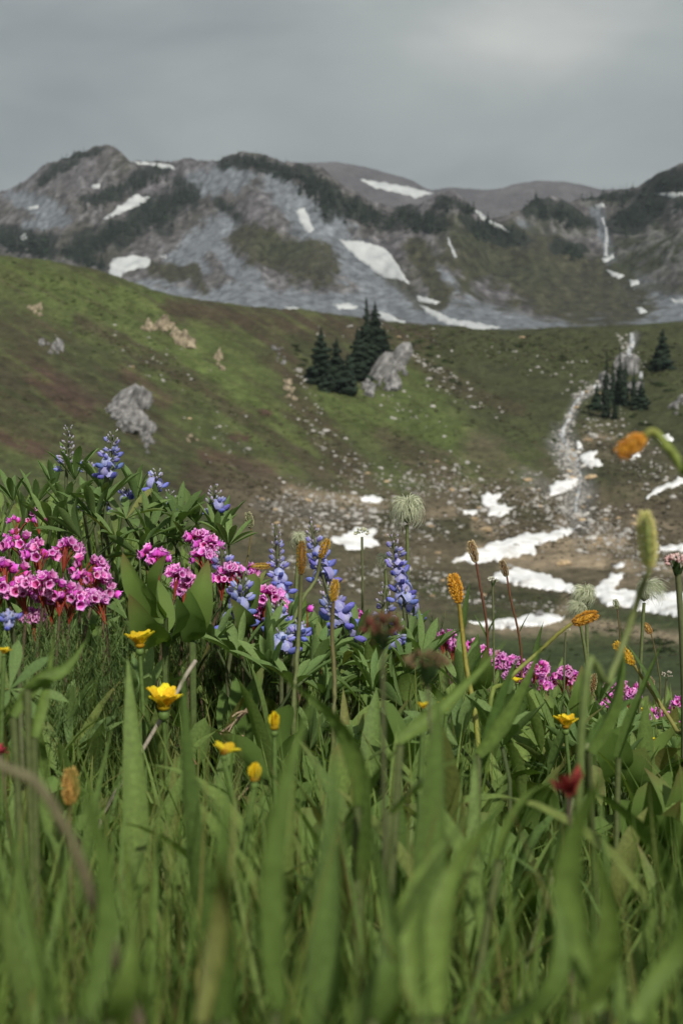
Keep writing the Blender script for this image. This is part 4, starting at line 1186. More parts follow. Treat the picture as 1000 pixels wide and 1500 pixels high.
def floret_mesh(stage, seed):
    rs = np.random.default_rng(seed); b = Bag()
    V, F = OV
    V = V - np.array([0, 0, 0])
    if stage == 'open':
        for sgn in (-1, 1):                        # two inflated wings over the keel
            W = V * np.array([.0135, .0040, .0064]); W[:, 1] = W[:, 1] + sgn * .0014
            W[:, 0] += .002; W[:, 2] += 14 * (W[:, 0] - .008) ** 2 - .0005
            u = V[:, :1]
            c = np.array([.27, .325, .70]) * (1 - u) + np.array([.155, .175, .55]) * u
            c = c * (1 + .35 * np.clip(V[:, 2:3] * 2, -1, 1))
            b.add(W, F, c)
        g = 5                                       # banner, its sides folded back
        P, Fq, Cc = [], [], []
        for i in range(g + 1):
            for j in range(g + 1):
                u, v = i / g, (j / g - .5) * 2
                wd = .0078 * math.sin(math.pi * min(1, .18 + .72 * u)) ** .7
                z = .0015 + .0140 * u; x = .0035 + .0030 * math.sin(u * 2.6) - .0052 * v * v * (.4 + u) - .004 * u * u
                P.append((x, v * wd, z))
                wh = max(0, 1 - abs(v) * 2.2) * max(0, .75 - abs(u - .4) * 1.4)
                Cc.append(np.array([.40, .42, .76]) * (1 - wh) + np.array([.82, .82, .90]) * wh)
        for i in range(g):
            for j in range(g):
                a = i * (g + 1) + j; Fq.append((a, a + 1, a + g + 2, a + g + 1))
        b.add(P, np.array(Fq), np.array(Cc))
    elif stage == 'half':
        for sgn in (-1, 1):
            W = V * np.array([.0115, .0036, .0058]); W[:, 1] += sgn * .0011; W[:, 0] += .001; W[:, 2] += 22 * (W[:, 0] - .004) ** 2
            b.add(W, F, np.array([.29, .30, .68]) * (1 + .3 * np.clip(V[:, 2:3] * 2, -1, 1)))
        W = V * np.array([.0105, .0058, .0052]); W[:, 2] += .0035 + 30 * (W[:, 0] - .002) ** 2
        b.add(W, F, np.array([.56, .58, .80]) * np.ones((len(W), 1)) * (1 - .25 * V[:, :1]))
    else:
        W = V * np.array([.0085, .0042, .0048]); W[:, 2] += 34 * W[:, 0] ** 2
        c = np.array([.30, .35, .22]) * (1 - V[:, :1]) + np.array([.56, .48, .70]) * V[:, :1]
        b.add(W, F, c)
    W = OV_S[0] * np.array([.006, .0042, .0048]) - np.array([.0035, 0, 0])     # calyx and stalk
    b.add(W, OV_S[1], (.32, .33, .36) if stage != 'bud' else (.30, .34, .22))
    V2, F2 = tube([(-.0085, 0, -.0016), (-.003, 0, 0)], [.0006, .0007], 4)
    b.add(V2, F2, (.13, .14, .10))
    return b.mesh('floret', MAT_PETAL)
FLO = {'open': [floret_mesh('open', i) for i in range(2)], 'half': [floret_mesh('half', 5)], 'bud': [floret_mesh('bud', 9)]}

def lupine(tips, leaves, label, seed, group='blue lupines in the meadow'):
    """tips: (top px, top py, bottom px, bottom py, distance, openness 0..1, size); leaves: (px, py, distance)"""
    rs = np.random.default_rng(seed)
    t0 = tips[0] if tips else None
    ref = at(t0[2], t0[3], t0[4]) if t0 else at(*leaves[0])
    bx, by = ref.x + rs.normal(0, .01), ref.y + .03
    base = Vector((bx, by, ground(bx, by)))
    root = thing('lupine', base, label, 'lupine', group)
    for (ax, ay, cx, cy, Y, op, sz) in tips:
        A, Cc = at(ax, ay, Y), at(cx, cy, Y + .004)
        spike = A - Cc
        foot = Vector((Cc.x + (base.x - Cc.x) * .6, Cc.y + .02, ground(Cc.x, Cc.y + .02)))
        mid = Cc - spike.normalized() * .05
        pts = [foot.lerp(mid, k / 5) + Vector((0, 0, 0)) for k in range(5)] + [mid, Cc] + [Cc.lerp(A, k / 5) for k in range(1, 6)]
        rad = list(np.linspace(.0026, .0019, 7)) + [.0018, .0016, .0014, .0011, .0007]
        b = Bag(); V, F = tube([p - base for p in pts], rad, 6); b.add(V, F, (.105, .120, .055))
        stem = b.obj('flower_stem', MAT_STEM, root)
        Lh = spike.length; s = 0.0; k = 0; ang = rs.uniform(0, 6.28)
        while s < 1.0:
            loc = Cc.lerp(A, s)
            # bottom whorls open first, the top is still in bud
            f = 1 - s
            per = 5 if s < .85 else 4
            for j in range(per):
                if rs.random() < .17 + .2 * (s < .12): continue
                q = f * (.55 + op) + rs.normal(0, .10)
                st = 'open' if q > .78 else ('half' if q > .40 else 'bud')
                a = ang + 6.283 * j / per + rs.normal(0, .22)
                sc = sz * (.34 + .44 * min(1, f * 1.25)) * rs.uniform(.88, 1.1)
                lift = rs.normal(.22, .28) + 1.1 * s ** 1.5
                d = Vector((math.cos(a), math.sin(a), lift))
                m = FLO[st][int(rs.integers(len(FLO[st])))]
                fo = link('floret', m, stem)
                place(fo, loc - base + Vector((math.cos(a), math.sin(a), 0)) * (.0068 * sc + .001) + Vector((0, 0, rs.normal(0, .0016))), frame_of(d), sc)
            ang += .63
            s += (.0092 * sz * (.55 + .6 * f)) / max(Lh, .02)
    for (hx, hy, Y) in leaves:
        p = at(hx, hy, Y)
        lo = link('leaf', LUP_LEAF[int(rs.integers(6))], root)
        tilt = Quaternion(Vector((rs.normal(0, 1), rs.normal(0, 1), 0)).normalized(), abs(rs.normal(.35, .25)))
        rot = tilt.to_matrix() @ Matrix.Rotation(rs.uniform(0, 6.28), 3, 'Z')
        place(lo, p - base, rot, rs.uniform(.85, 1.15))
    return root
lupine([(101, 626, 98, 690, 1.52, .0, .85)], [(110, 704, 1.52), (52, 742, 1.5), (98, 748, 1.46), (35, 768, 1.48), (75, 775, 1.44), (20, 735, 1.56), (80, 720, 1.6)], 'leftmost lupine with a pale pinkish bud spike above its leaves', 1)
lupine([(167, 629, 158, 697, 1.46, .55, .95), (126, 672, 128, 688, 1.6, 0, .7)], [(155, 737, 1.45), (148, 718, 1.5), (185, 760, 1.46), (120, 790, 1.42), (200, 735, 1.52), (170, 790, 1.42), (140, 765, 1.44)], 'tall blue lupine with open florets highest against the green hill', 2)
lupine([(231, 688, 228, 714, 1.5, .35, 1.0)], [(225, 765, 1.5), (215, 790, 1.46), (205, 815, 1.42)], 'lupine with one small blue flower head on a bare dark stem', 3)
lupine([(248, 719, 260, 748, 1.52, .15, .85), (186, 716, 184, 732, 1.54, .5, .8), (150, 738, 152, 752, 1.5, .2, .8), (122, 740, 124, 754, 1.55, .2, .8)], [(262, 770, 1.48), (288, 768, 1.5), (245, 800, 1.45), (275, 800, 1.45)], 'lupine with several tiny pale bud heads among its leaves', 4)
lupine([(314, 710, 316, 748, 1.46, .22, 1.0)], [(318, 790, 1.44), (325, 785, 1.47), (335, 800, 1.42)], 'lupine with a tight blue half open head beside the pink heather', 5)
lupine([(322, 800, 330, 835, 1.34, .3, .9), (358, 836, 345, 915, 1.28, .95, 1.25)], [(310, 950, 1.22), (350, 965, 1.2), (385, 945, 1.24), (300, 925, 1.26)], 'light blue lupine sprawling low in front of the pink heather', 6)
lupine([(403, 768, 411, 880, 1.38, .6, .92), (405, 880, 412, 930, 1.3, .95, 1.15)], [(405, 960, 1.28), (430, 935, 1.32), (390, 985, 1.22), (440, 975, 1.26)], 'tall thin lupine left of the two orange spikes', 7)
lupine([(453, 764, 478, 862, 1.36, .75, 1.1), (474, 850, 505, 935, 1.30, 1.0, 1.32)], [(470, 960, 1.24), (500, 975, 1.22), (520, 940, 1.3), (455, 985, 1.2), (530, 970, 1.28)], 'large leaning blue lupine at the centre of the meadow', 8)
lupine([(573, 780, 588, 868, 1.38, .78, 1.0), (588, 862, 592, 900, 1.37, 1.0, 1.3)], [(570, 960, 1.34), (600, 950, 1.36), (615, 975, 1.3)], 'deep blue lupine in front of the shaggy round seed head', 9)
lupine([(564, 856, 560, 905, 1.36, .05, .9), (583, 905, 578, 945, 1.32, .7, .95)], [(545, 965, 1.3), (560, 985, 1.28)], 'pale lupine still in bud left of the deep blue one', 10)
lupine([(412, 925, 412, 950, 1.18, .9, 1.0), (440, 915, 436, 935, 1.2, .9, .95)], [(400, 990, 1.15), (430, 1005, 1.12)], 'short lupine low in the leaves below the tall thin one', 11)
lupine([(14, 900, 16, 912, .95, .8, .6)], [(15, 1010, .85)], 'blurred low lupine at the left edge', 12)
lrs = np.random.default_rng(31)
for i in range(34):                                  # leafy lupines without flowers
    Y = lrs.uniform(1.0, 1.9); px_ = lrs.uniform(-40, 640) if i < 26 else lrs.uniform(600, 1040)
    x = (px_ - 500) / FPX * Y
    zt = float(top_limit(x, Y)); zg = ground(x, Y)
    lv = []
    for k in range(int(lrs.integers(4, 7))):
        xx, yy = x + lrs.normal(0, .035), Y + lrs.normal(0, .035)
        zz = min(zg + lrs.uniform(.06, .24), zt - .035 + lrs.normal(0, .008))
        a_, b_ = screen(xx, yy, zz)
        lv.append((a_, b_, yy))
    zn = 0 if px_ < 330 else (1 if px_ < 640 else 2)
    lupine([], lv, ['flowerless leafy lupine among the pink heather at left', 'flowerless leafy lupine below the central blue lupines', 'flowerless leafy lupine below the heather row at right'][zn], 500 + i, ['leafy lupines at left', 'leafy lupines in the middle', 'leafy lupines at right'][zn])

# ------------------------------------------------ pink heather
def bell_mesh(seed, opened=1.0):
    rs = np.random.default_rng(seed); b = Bag()
    k = 10; prof = [(.0, .0012), (.0006, .0030), (.0026, .0043), (.0050, .0040), (.0064, .0042 + .0008 * opened), (.0070, .0040 + .0018 * opened)]
    V, C = [], []
    for i, (x, r) in enumerate(prof):
        for j in range(k):
            a = 6.28318 * j / k
            rr = r * (1 + (.14 * math.cos(5 * a) if i >= 4 else .03 * math.cos(5 * a)))
            xx = x + (.0007 * math.cos(5 * a) if i == 5 else 0)
            V.append((xx, rr * math.cos(a), rr * math.sin(a)))
            C.append([(.58, .05, .22), (.74, .09, .48), (.82, .12, .66), (.86, .16, .74), (.88, .28, .79), (.95, .60, .88)][i])
    n0 = len(V)
    for i, (x, r) in enumerate([(.0058, .0034), (.0030, .0034), (.0012, .0014)]):       # the inside of the cup
        for j in range(k):
            a = 6.28318 * j / k
            V.append((x, r * math.cos(a), r * math.sin(a))); C.append([(.88, .36, .76), (.78, .18, .58), (.56, .07, .32)][i])
    F = []
    rows = 9
    for i in range(rows - 1):
        for j in range(k):
            F.append((i * k + j, i * k + (j + 1) % k, (i + 1) * k + (j + 1) % k, (i + 1) * k + j))
    b.add(V, np.array(F), np.array(C))
    for j in range(5):                                # red sepals behind
        a = 6.28318 * (j + .5) / 5
        c_, s_ = math.cos(a), math.sin(a); c2, s2 = -s_ * .0012, c_ * .0012
        b.add([(-.0006, c_ * .001, s_ * .001), (.0014, c_ * .0036 + c2, s_ * .0036 + s2), (.0034, c_ * .0046, s_ * .0046), (.0014, c_ * .0036 - c2, s_ * .0036 - s2)], np.array([[0, 1, 2, 3]]), (.34, .02, .03))
    return b.mesh('bell', MAT_PETAL)
BELL = [bell_mesh(0, 1.0), bell_mesh(1, .6), bell_mesh(2, .2)]

def needles(b, pts, rs, per=30, L=.011, W=.0019, col=((.050, .090, .026), (.110, .160, .045))):
    """bottle brush of short needles along a twig"""
    P, az = [], []
    n = per * (len(pts) - 1)
    for i in range(len(pts) - 1):
        for k in range(per):
            P.append(tuple(pts[i].lerp(pts[i + 1], (k + rs.random()) / per)))
    P = np.array(P); n = len(P)
    V, F, C = blades(P, L * rs.uniform(.7, 1.2, n), np.full(n, W), rs.uniform(0, 6.283, n), rs.uniform(.7, 1.2, n), rs.normal(-.2, .2, n), green_tint(n, *col, rs, .1), nseg=1, rs=rs, fold=.1)
    b.add(V, F, C)

def heather(heads, Y, label, seed, group, per=(12, 18), s=1.0, pale=0.0):
    rs = np.random.default_rng(seed)
    c = at(sum(h[0] for h in heads) / len(heads), max(h[1] for h in heads), Y)
    base = Vector((c.x, c.y + .01, ground(c.x, c.y + .01)))
    root = thing('pink_heather', base, label, 'heather', group)
    leafy = Bag()
    for (hx, hy, *r_) in heads:
        stems, ped = Bag(), Bag()
        yy = Y + rs.normal(0, .022)
        H = at(hx, hy, yy) - base
        spread_ = (r_[0] if r_ else 24) / FPX * yy
        neck = H + Vector((rs.normal(0, .003), rs.normal(0, .003), -.020 * s))
        foot = Vector((H.x * .8 + rs.normal(0, .01), H.y + .015, ground(base.x + H.x, base.y + H.y) - base.z))
        pts = curve3(foot, neck, (rs.normal(0, .008), rs.normal(0, .008), 0), 6)
        V, F = tube(pts, [.0022, .002, .0019, .0018, .0017, .0016, .0014], 5); stems.add(V, F, (.11, .075, .05))
        needles(leafy, pts[1:], rs)
        for q in range(11):                            # side shoots
            a = rs.uniform(0, 6.28); st = pts[int(rs.integers(1, 4))]
            e = st + Vector((math.cos(a) * .035, math.sin(a) * .035, rs.uniform(.01, .05)))
            needles(leafy, curve3(st, e, (0, 0, .004), 3), rs)
        for j in range(int(rs.integers(*per))):
            u = Vector(rs.normal(size=3)); u.normalize(); u.z = abs(u.z) * .8 - .12
            off = Vector((u.x * spread_, u.y * spread_ * .8, u.z * spread_ * .75)) * rs.uniform(.65, 1.05)
            d = Vector((u.x * 1.3 + rs.normal(0, .3), u.y * .9 - .42, u.z * .9 + .12 + rs.normal(0, .35)))
            sc = s * .88 * rs.uniform(.74, 1.14)
            bo = link('bell', BELL[int(rs.choice(3, p=[.6, .28, .12]))], root)
            place(bo, H + off, frame_of(d), sc)
            dn = d.normalized()
            V, F = tube(curve3(neck, H + off - dn * .0008, (0, 0, .004), 4), [.0006, .00055, .0005, .0005, .0008], 4)
            ped.add(V, F, (.30, .05, .028))
        stems.obj('woody_stem', MAT_STEM, root); ped.obj('flower_stalk', MAT_STEM, root)
    lo = leafy.obj('needle_foliage', MAT_LEAF, root); lo['kind'] = 'stuff'
    return root
HG = 'pink mountain heather on the left'
heather([(35, 800, 26), (60, 812, 26), (95, 808, 24)], 1.26, 'pink heather in the upper row at left, just under the lupine leaves', 1, HG)
heather([(12, 838, 24), (30, 868, 22), (2, 862, 22), (48, 905, 8)], 1.2, 'pink heather clump cut by the left edge', 2, HG)
heather([(128, 832, 24), (135, 850, 22), (150, 872, 20)], 1.24, 'pink heather at the right end of the big left clump', 3, HG)
heather([(62, 858, 26), (85, 868, 26), (105, 882, 24), (68, 885, 20), (135, 882, 18)], 1.19, 'dense pink heather at the front of the big left clump', 4, HG, per=(13, 19))
heather([(30, 765, 18), (52, 760, 16), (20, 785, 14)], 1.42, 'faded pink heather behind the left lupine leaves', 5, HG, per=(4, 6), s=.75)
heather([(223, 812, 18), (232, 820, 12)], 1.3, 'small pink heather tuft right of the big left clump', 6, HG, per=(7, 10))
heather([(292, 792, 20), (308, 800, 18), (300, 820, 18)], 1.38, 'pink heather tuft under the tight lupine head', 7, HG)
heather([(262, 845, 16), (268, 862, 14), (280, 855, 14)], 1.27, 'pink heather tuft beside the pale broad leaf', 8, HG, per=(8, 11))
heather([(338, 838, 16), (355, 845, 16), (325, 850, 12), (362, 838, 10)], 1.36, 'pink heather behind the light blue lupine', 9, HG)
heather([(390, 875, 22), (402, 890, 18), (380, 900, 16), (420, 900, 12)], 1.34, 'pink heather behind the tall thin lupine', 10, HG)
heather([(445, 893, 8), (433, 928, 6), (412, 915, 6), (533, 900, 6), (466, 960, 6), (482, 965, 5)], 1.36, 'sparse pink heather bells scattered between the central lupines', 11, HG, per=(1, 3))
HR = 'pink mountain heather on the right'
heather([(672, 952, 12), (706, 958, 12), (715, 968, 12)], 1.8, 'pink heather filling the gap left of the long right row', 21, HR)
heather([(757, 972, 12), (765, 982, 14), (748, 992, 10)], 1.86, 'pink heather between the left and middle of the long right row', 22, HR)
heather([(890, 1025, 12), (884, 1038, 10), (915, 1045, 12)], 1.84, 'pink heather low at the left of the round clump', 23, HR)
heather([(975, 1050, 12), (950, 1056, 10), (985, 1062, 10)], 1.8, 'pink heather low beside the right edge', 24, HR)
heather([(645, 940, 14), (660, 946, 14), (652, 932, 10)], 1.75, 'pink heather tuft right of the feathery sprig', 12, HR, s=1.0)
heather([(690, 945, 8), (688, 955, 6)], 1.75, 'tiny pink heather tuft behind the orange spike', 13, HR, per=(4, 6))
heather([(727, 965, 12), (738, 975, 12), (755, 985, 14)], 1.9, 'pink heather at the left of the long right row', 14, HR)
heather([(785, 980, 16), (800, 992, 18), (770, 992, 14), (790, 1005, 14)], 1.9, 'pink heather in the middle of the long right row', 15, HR)
heather([(828, 988, 14), (820, 998, 14), (838, 992, 8)], 1.92, 'pink heather at the right end of the long right row', 16, HR)
heather([(900, 1012, 16), (915, 1010, 16), (908, 1030, 14), (898, 1040, 10), (925, 1020, 10)], 1.88, 'round pink heather clump behind the tilted orange spike', 17, HR)
heather([(930, 1050, 12), (938, 1062, 10), (930, 1060, 8)], 1.8, 'faded pink heather below the round clump at right', 18, HR, per=(5, 8))
heather([(960, 1045, 8), (963, 1052, 8)], 1.85, 'small pink heather between the faded one and the right edge', 19, HR, per=(4, 6))
heather([(997, 1030, 12), (1005, 1044, 12), (990, 1038, 8)], 1.85, 'pink heather at the right edge', 20, HR, per=(6, 9))
# low heather greens without flowers
frs = np.random.default_rng(17); bag = Bag()
for i in range(300):
    Y = frs.uniform(.9, 2.6); x = frs.uniform(-1, 1) * .3 * Y; z = ground(x, Y)
    h = min(frs.uniform(.07, .17), max(.04, float(top_limit(x, Y)) - z - .01))
    p = Vector((x, Y, z)); e = p + Vector((frs.normal(0, .03), frs.normal(0, .03), h))
    needles(bag, curve3(p.lerp(e, .35), e, (0, 0, .003), 4), frs, per=13, W=.0016)
for i in range(130):                                 # the thick greens at the foot of the left heather
    Y = frs.uniform(.98, 1.24); px_ = frs.uniform(-60, 190); x = (px_ - 500) / FPX * Y; z = ground(x, Y)
    e = at(px_, frs.uniform(898, 960), Y); p = Vector((x + frs.normal(0, .02), Y + frs.normal(0, .02), z))
    if e.z > z + .03: needles(bag, curve3(p.lerp(e, .2), e, (frs.normal(0, .008), 0, .003), 4), frs, per=18, L=.011, W=.0019, col=((.045, .080, .024), (.100, .150, .042)))
o = bag.obj('heather_greens', MAT_LEAF); tag(o, 'dark green needle shoots of heather between the flowers', 'undergrowth', kind='stuff')

# ------------------------------------------------ stems, spikes, seed heads
def stalk(root, base, pts, r0, r1, col, name='stem', k=6):
    b = Bag(); n = len(pts)
    V, F = tube([Vector(p) - base for p in pts], list(np.linspace(r0, r1, n)), k)
    u = np.repeat(np.linspace(0, 1, n), k)[:, None]
    c0, c1 = (col if isinstance(col[0], tuple) else (col, col))
    b.add(V, F, np.array(c0) * (1 - u) + np.array(c1) * u)
    return b.obj(name, MAT_STEM, root)

def stem_path(head, foot_px, Y2=None, bow=(0, 0, 0), n=9):
    """from the ground up to the head, passing behind the given pixel"""
    f = foot_px
    return curve3(f, head, bow, n)

def seed_head(px_, py_, Y, r_px, foot_px, label, seed, n=420, col=((.46, .50, .32), (.74, .75, .58)), droop=1.0, tilt=(0, 0)):
    rs = np.random.default_rng(seed)
    H = at(px_, py_, Y)
    fx = at(foot_px[0], foot_px[1], Y + .02); base = Vector((fx.x, fx.y, ground(fx.x, fx.y)))
    root = thing('seed_head', base, label, 'seed head', 'shaggy anemone seed heads')
    R_ = r_px / FPX * Y
    c = H - base
    stalk(root, base, curve3(base, H - Vector((0, 0, R_ * .9)), (rs.normal(0, .006), 0, 0), 8), .0021, .0019, ((.10, .13, .045), (.15, .18, .07)))
    b = Bag()
    V, F = OV; W = (V - np.array([.5, 0, 0]))[:, [1, 2, 0]] * np.array([R_ * .9, R_ * .9, R_ * 1.3]); b.add(W + np.array(c) - np.array([0, 0, R_ * .15]), F, (.22, .24, .12))
    b.obj('core', MAT_STEM, root)
    b = Bag()
    # silky tails rise from the core, part and hang down over each other like a mop
    seg = 7; t = np.linspace(0, 1, seg + 1)
    az = rs.uniform(0, 6.283, n); sh = rs.uniform(.45, 1.12, n)
    th0 = rs.uniform(.05, 1.3, n); th1 = th0 + rs.uniform(.7, 1.5, n)
    th = np.minimum(th0[:, None] + (th1 - th0)[:, None] * t, 2.75)
    rr = R_ * (sh[:, None] * (.35 + .65 * np.minimum(1, t * 1.8)) + .16 * rs.random((n, 1)) * np.clip(t - .6, 0, 1) * 2.5)
    az2 = az[:, None] + rs.normal(0, .45, (n, 1)) * t
    X = np.stack([rr * np.sin(th) * np.cos(az2) + tilt[0] * R_ * t * 1.1, rr * np.sin(th) * np.sin(az2), rr * np.cos(th) * 1.12 - .10 * R_ * t + np.abs(tilt[0]) * 0], -1)
    X = X + np.array(c) + np.array([0, 0, R_ * .1]) + rs.normal(size=(n, 1, 3)) * R_ * .10 * t[None, :, None] ** 2
    d = np.stack([np.cos(az), np.sin(az), np.full(n, .2)], 1)
    sd = np.cross(d, rs.normal(size=(n, 3))); sd /= np.linalg.norm(sd, axis=1, keepdims=True) + 1e-9
    w = (R_ * .022 * (1 - .7 * t))[None, :, None]
    VV = np.stack([X - sd[:, None] * w, X + sd[:, None] * w], 2).reshape(-1, 3)
    f1 = np.array([(2 * i, 2 * i + 1, 2 * i + 3, 2 * i + 2) for i in range(seg)])
    FF = (np.arange(n)[:, None, None] * (2 * (seg + 1)) + f1[None]).reshape(-1, 4)
    u = rs.random((n, 1, 1, 1)); CC = (np.array(col[0]) * (1 - u) + np.array(col[1]) * u) * np.ones((n, seg + 1, 2, 1))
    b.add(VV, FF, CC.reshape(-1, 3))
    ho = b.obj('silky_tails', MAT_SOFT, root); ho['kind'] = 'stuff'
    return root
seed_head(596, 748, 1.5, 24, (594, 940), 'large shaggy round seed head on a tall green stem at the centre', 1, n=900)
seed_head(858, 872, 1.62, 18, (868, 990), 'upper grey green seed head of the leaning pair', 2, n=520, tilt=(-.3, 0))
seed_head(848, 892, 1.60, 15, (856, 1000), 'lower ragged seed head behind the orange spike', 3, n=420, tilt=(-.4, 0))
seed_head(943, 866, 1.55, 20, (945, 990), 'wind swept green seed head in front of the largest snowfield', 4, n=560, col=((.36, .43, .24), (.72, .72, .58)), tilt=(.6, 0))
seed_head(437, 790, 1.55, 13, (437, 900), 'small pale seed head behind the orange spike left of centre', 5, n=320)
seed_head(564, 822, 1.55, 14, (566, 930), 'small drooping seed head left of the deep blue lupine', 6, n=340)

def spike(px0, py0, px1, py1, Y, wpx, stem_pts, cols, label, seed, cat='flower spike', group=None, stem_col=((.10, .12, .04), (.12, .085, .035)), rs_=.0016, n=110, dens=1.0, leaf=None, scale_l=1.0, name='flower_spike'):
    """a club of small flowers between its tip and its foot; the stem runs on through stem_pts (px, py, distance) into the ground"""
    rs = np.random.default_rng(seed)
    A, B = at(px0, py0, Y), at(px1, py1, Y)
    pts = [at(*q) for q in stem_pts]
    last = pts[-1]; base = Vector((last.x, last.y + .005, ground(last.x, last.y)))
    if base.z < last.z - .01: pts = pts + [base]
    root = thing(name, base, label, cat, group)
    path = [B] + pts
    fine = []
    for i in range(len(path) - 1):
        p0, p1 = path[max(i - 1, 0)], path[min(i + 2, len(path) - 1)]
        for k in range(5):
            t = k / 5; a, b_ = path[i], path[i + 1]
            fine.append(.5 * ((2 * a) + (b_ - p0) * t + (2 * p0 - 5 * a + 4 * b_ - p1) * t * t + (3 * a - p0 - 3 * b_ + p1) * t ** 3))
    fine.append(path[-1])
    stalk(root, base, fine[::-1], rs_ * 1.25, rs_ * .8, stem_col)
    ax = A - B; Lh = ax.length; fr = frame_of(ax, Vector((0, -1, .2)))
    w = wpx / FPX * Y * .42
    b = Bag()
    V, F = OV; W = V * np.array([Lh, w * 1.3, w * 1.3]); b.add((np.array(fr) @ W.T).T + np.array(B - base), F, np.array(cols[0]) * .8)
    b.obj('spike_axis', MAT_STEM, root)
    b = Bag(); V, F = OV_S
    n = int(n * 1.7)
    for i in range(n):
        u = (i + .5) / n; a = i * 2.39996 + rs.normal(0, .2)
        env = (1 - abs(2 * u - 1) ** 2.6) ** .6
        rr = w * (.55 + .45 * env) * env + w * .12
        o_ = Vector((math.cos(a), math.sin(a)))
        dl = Vector((.75, o_.x, o_.y)).normalized()
        m = np.array(fr @ frame_of(dl))
        s_ = w * rs.uniform(.40, .66) * scale_l
        W = V * np.array([s_ * 1.5, s_ * .55, s_ * .55])
        q = fr @ Vector((u * Lh, o_.x * rr * .78, o_.y * rr * .78)) + (B - base)
        k = rs.random(); c = np.array(cols[0]) * (1 - k) + np.array(cols[1]) * k
        cc = c * (1 - .30 * (1 - V[:, :1])) if len(cols) < 3 else np.where(V[:, :1] > .6, np.array(cols[2]), c)
        b.add((m @ W.T).T + np.array(q), F, cc)
    fo = b.obj('flowers', MAT_PETAL, root); fo['kind'] = 'stuff'
    if leaf:
        for (lx, ly, ly2, lY, az, L, W_) in leaf:
            p = at(lx, ly, lY)
            V, F, C = blades(np.array([tuple(p - base)]), np.array([L]), np.array([W_]), np.array([az]), np.array([.45]), np.array([.2]), np.array([[.07, .115, .03]]), nseg=7, fold=.3, rs=rs)
            lb = Bag(); lb.add(V, F, C); lb.obj('leaf', MAT_LEAF, root)
    return root
OR = ((.80, .43, .04), (.92, .62, .09)); OB = ((.56, .31, .05), (.80, .50, .09)); BRN = ((.16, .08, .03), (.30, .17, .06), (.70, .58, .34)); CRM = ((.20, .24, .10), (.34, .36, .17), (.62, .60, .38))
OG, BG = 'orange flower spikes', 'brown sedge spikes'
spike(689, 794, 697, 824, 1.5, 12, [(703, 860, 1.5), (711, 905, 1.5), (714, 960, 1.5), (707, 1010, 1.5)], BRN, 'taller brown beaded sedge spike on a dark red stem', 1, 'sedge', BG, ((.10, .05, .025), (.14, .05, .03)), leaf=[(713, 930, 0, 1.5, .4, .035, .004), (712, 935, 0, 1.5, 2.6, .03, .004)], n=120, rs_=.0014)
spike(734, 822, 742, 845, 1.6, 10, [(748, 880, 1.6), (757, 918, 1.6), (763, 960, 1.6), (762, 1030, 1.6)], BRN, 'shorter brown beaded sedge spike right of the taller one', 2, 'sedge', BG, ((.09, .05, .02), (.16, .06, .03)), leaf=[(761, 925, 0, 1.6, .3, .035, .004)], n=110, rs_=.0013)
spike(363, 752, 368, 774, 1.45, 11, [(366, 800, 1.45), (360, 830, 1.45), (355, 860, 1.45)], CRM, 'cream green sedge spike beside the left lupine leaves', 3, 'sedge', None, ((.10, .12, .04), (.16, .12, .05)), leaf=[(357, 845, 0, 1.45, .5, .03, .003)], n=90, rs_=.001)
spike(663, 842, 672, 884, 1.16, 17, [(676, 920, 1.16), (684, 985, 1.15), (697, 1060, 1.12), (703, 1180, 1.08)], OR, 'upright bright orange spike in front of the snow', 4, 'flower spike', OG, ((.13, .20, .03), (.30, .22, .04)), leaf=[(676, 925, 0, 1.16, 1.2, .045, .007)], n=130, rs_=.0021)
spike(873, 899, 837, 913, 1.12, 16, [(815, 930, 1.12), (785, 958, 1.12), (740, 1000, 1.1), (715, 1050, 1.08)], OR, 'orange spike tilted almost flat below the grey seed heads', 5, 'flower spike', OG, ((.12, .19, .03), (.24, .22, .05)), leaf=[(783, 960, 0, 1.12, 1.0, .03, .005)], n=120, rs_=.0018)
spike(901, 942, 928, 974, 1.15, 14, [(945, 1000, 1.15), (965, 1030, 1.14), (990, 1070, 1.12), (1005, 1110, 1.1)], OR, 'orange spike tilted to the left beside the round heather clump', 6, 'flower spike', OG, ((.15, .17, .04), (.25, .20, .06)), leaf=[(968, 1035, 0, 1.14, 2.7, .06, .008)], n=110, rs_=.0017)
spike(395, 829, 367, 830, 1.32, 9, [(400, 829, 1.33), (410, 850, 1.36), (412, 900, 1.36)][:0] or [(362, 834, 1.33), (358, 855, 1.34), (357, 900, 1.34)], ((.50, .36, .05), (.66, .48, .10)), 'small yellow spike lying flat behind the tall thin lupine', 7, 'flower spike', None, n=90, rs_=.0009)
spike(442, 794, 441, 842, 1.06, 12, [(440, 880, 1.06), (436, 950, 1.05), (430, 1060, 1.02)], ((.34, .17, .04), (.76, .44, .05)), 'withered orange brown spike left of the central lupine', 8, 'flower spike', OG, ((.10, .13, .04), (.10, .10, .04)), n=120, rs_=.0018)
spike(480, 791, 469, 818, 1.30, 11, [(462, 850, 1.3), (440, 885, 1.28), (424, 960, 1.25)], OB, 'orange tuft entangled with the central lupine', 9, 'flower spike', OG, ((.10, .15, .04), (.12, .12, .05)), n=110, rs_=.0020)
spike(491, 850, 488, 882, .98, 12, [(486, 930, .98), (490, 1000, .97), (488, 1090, .95)], OB, 'orange brown spike in front of the central lupine', 10, 'flower spike', OG, ((.10, .13, .04), (.14, .10, .04)), n=110, rs_=.0016)
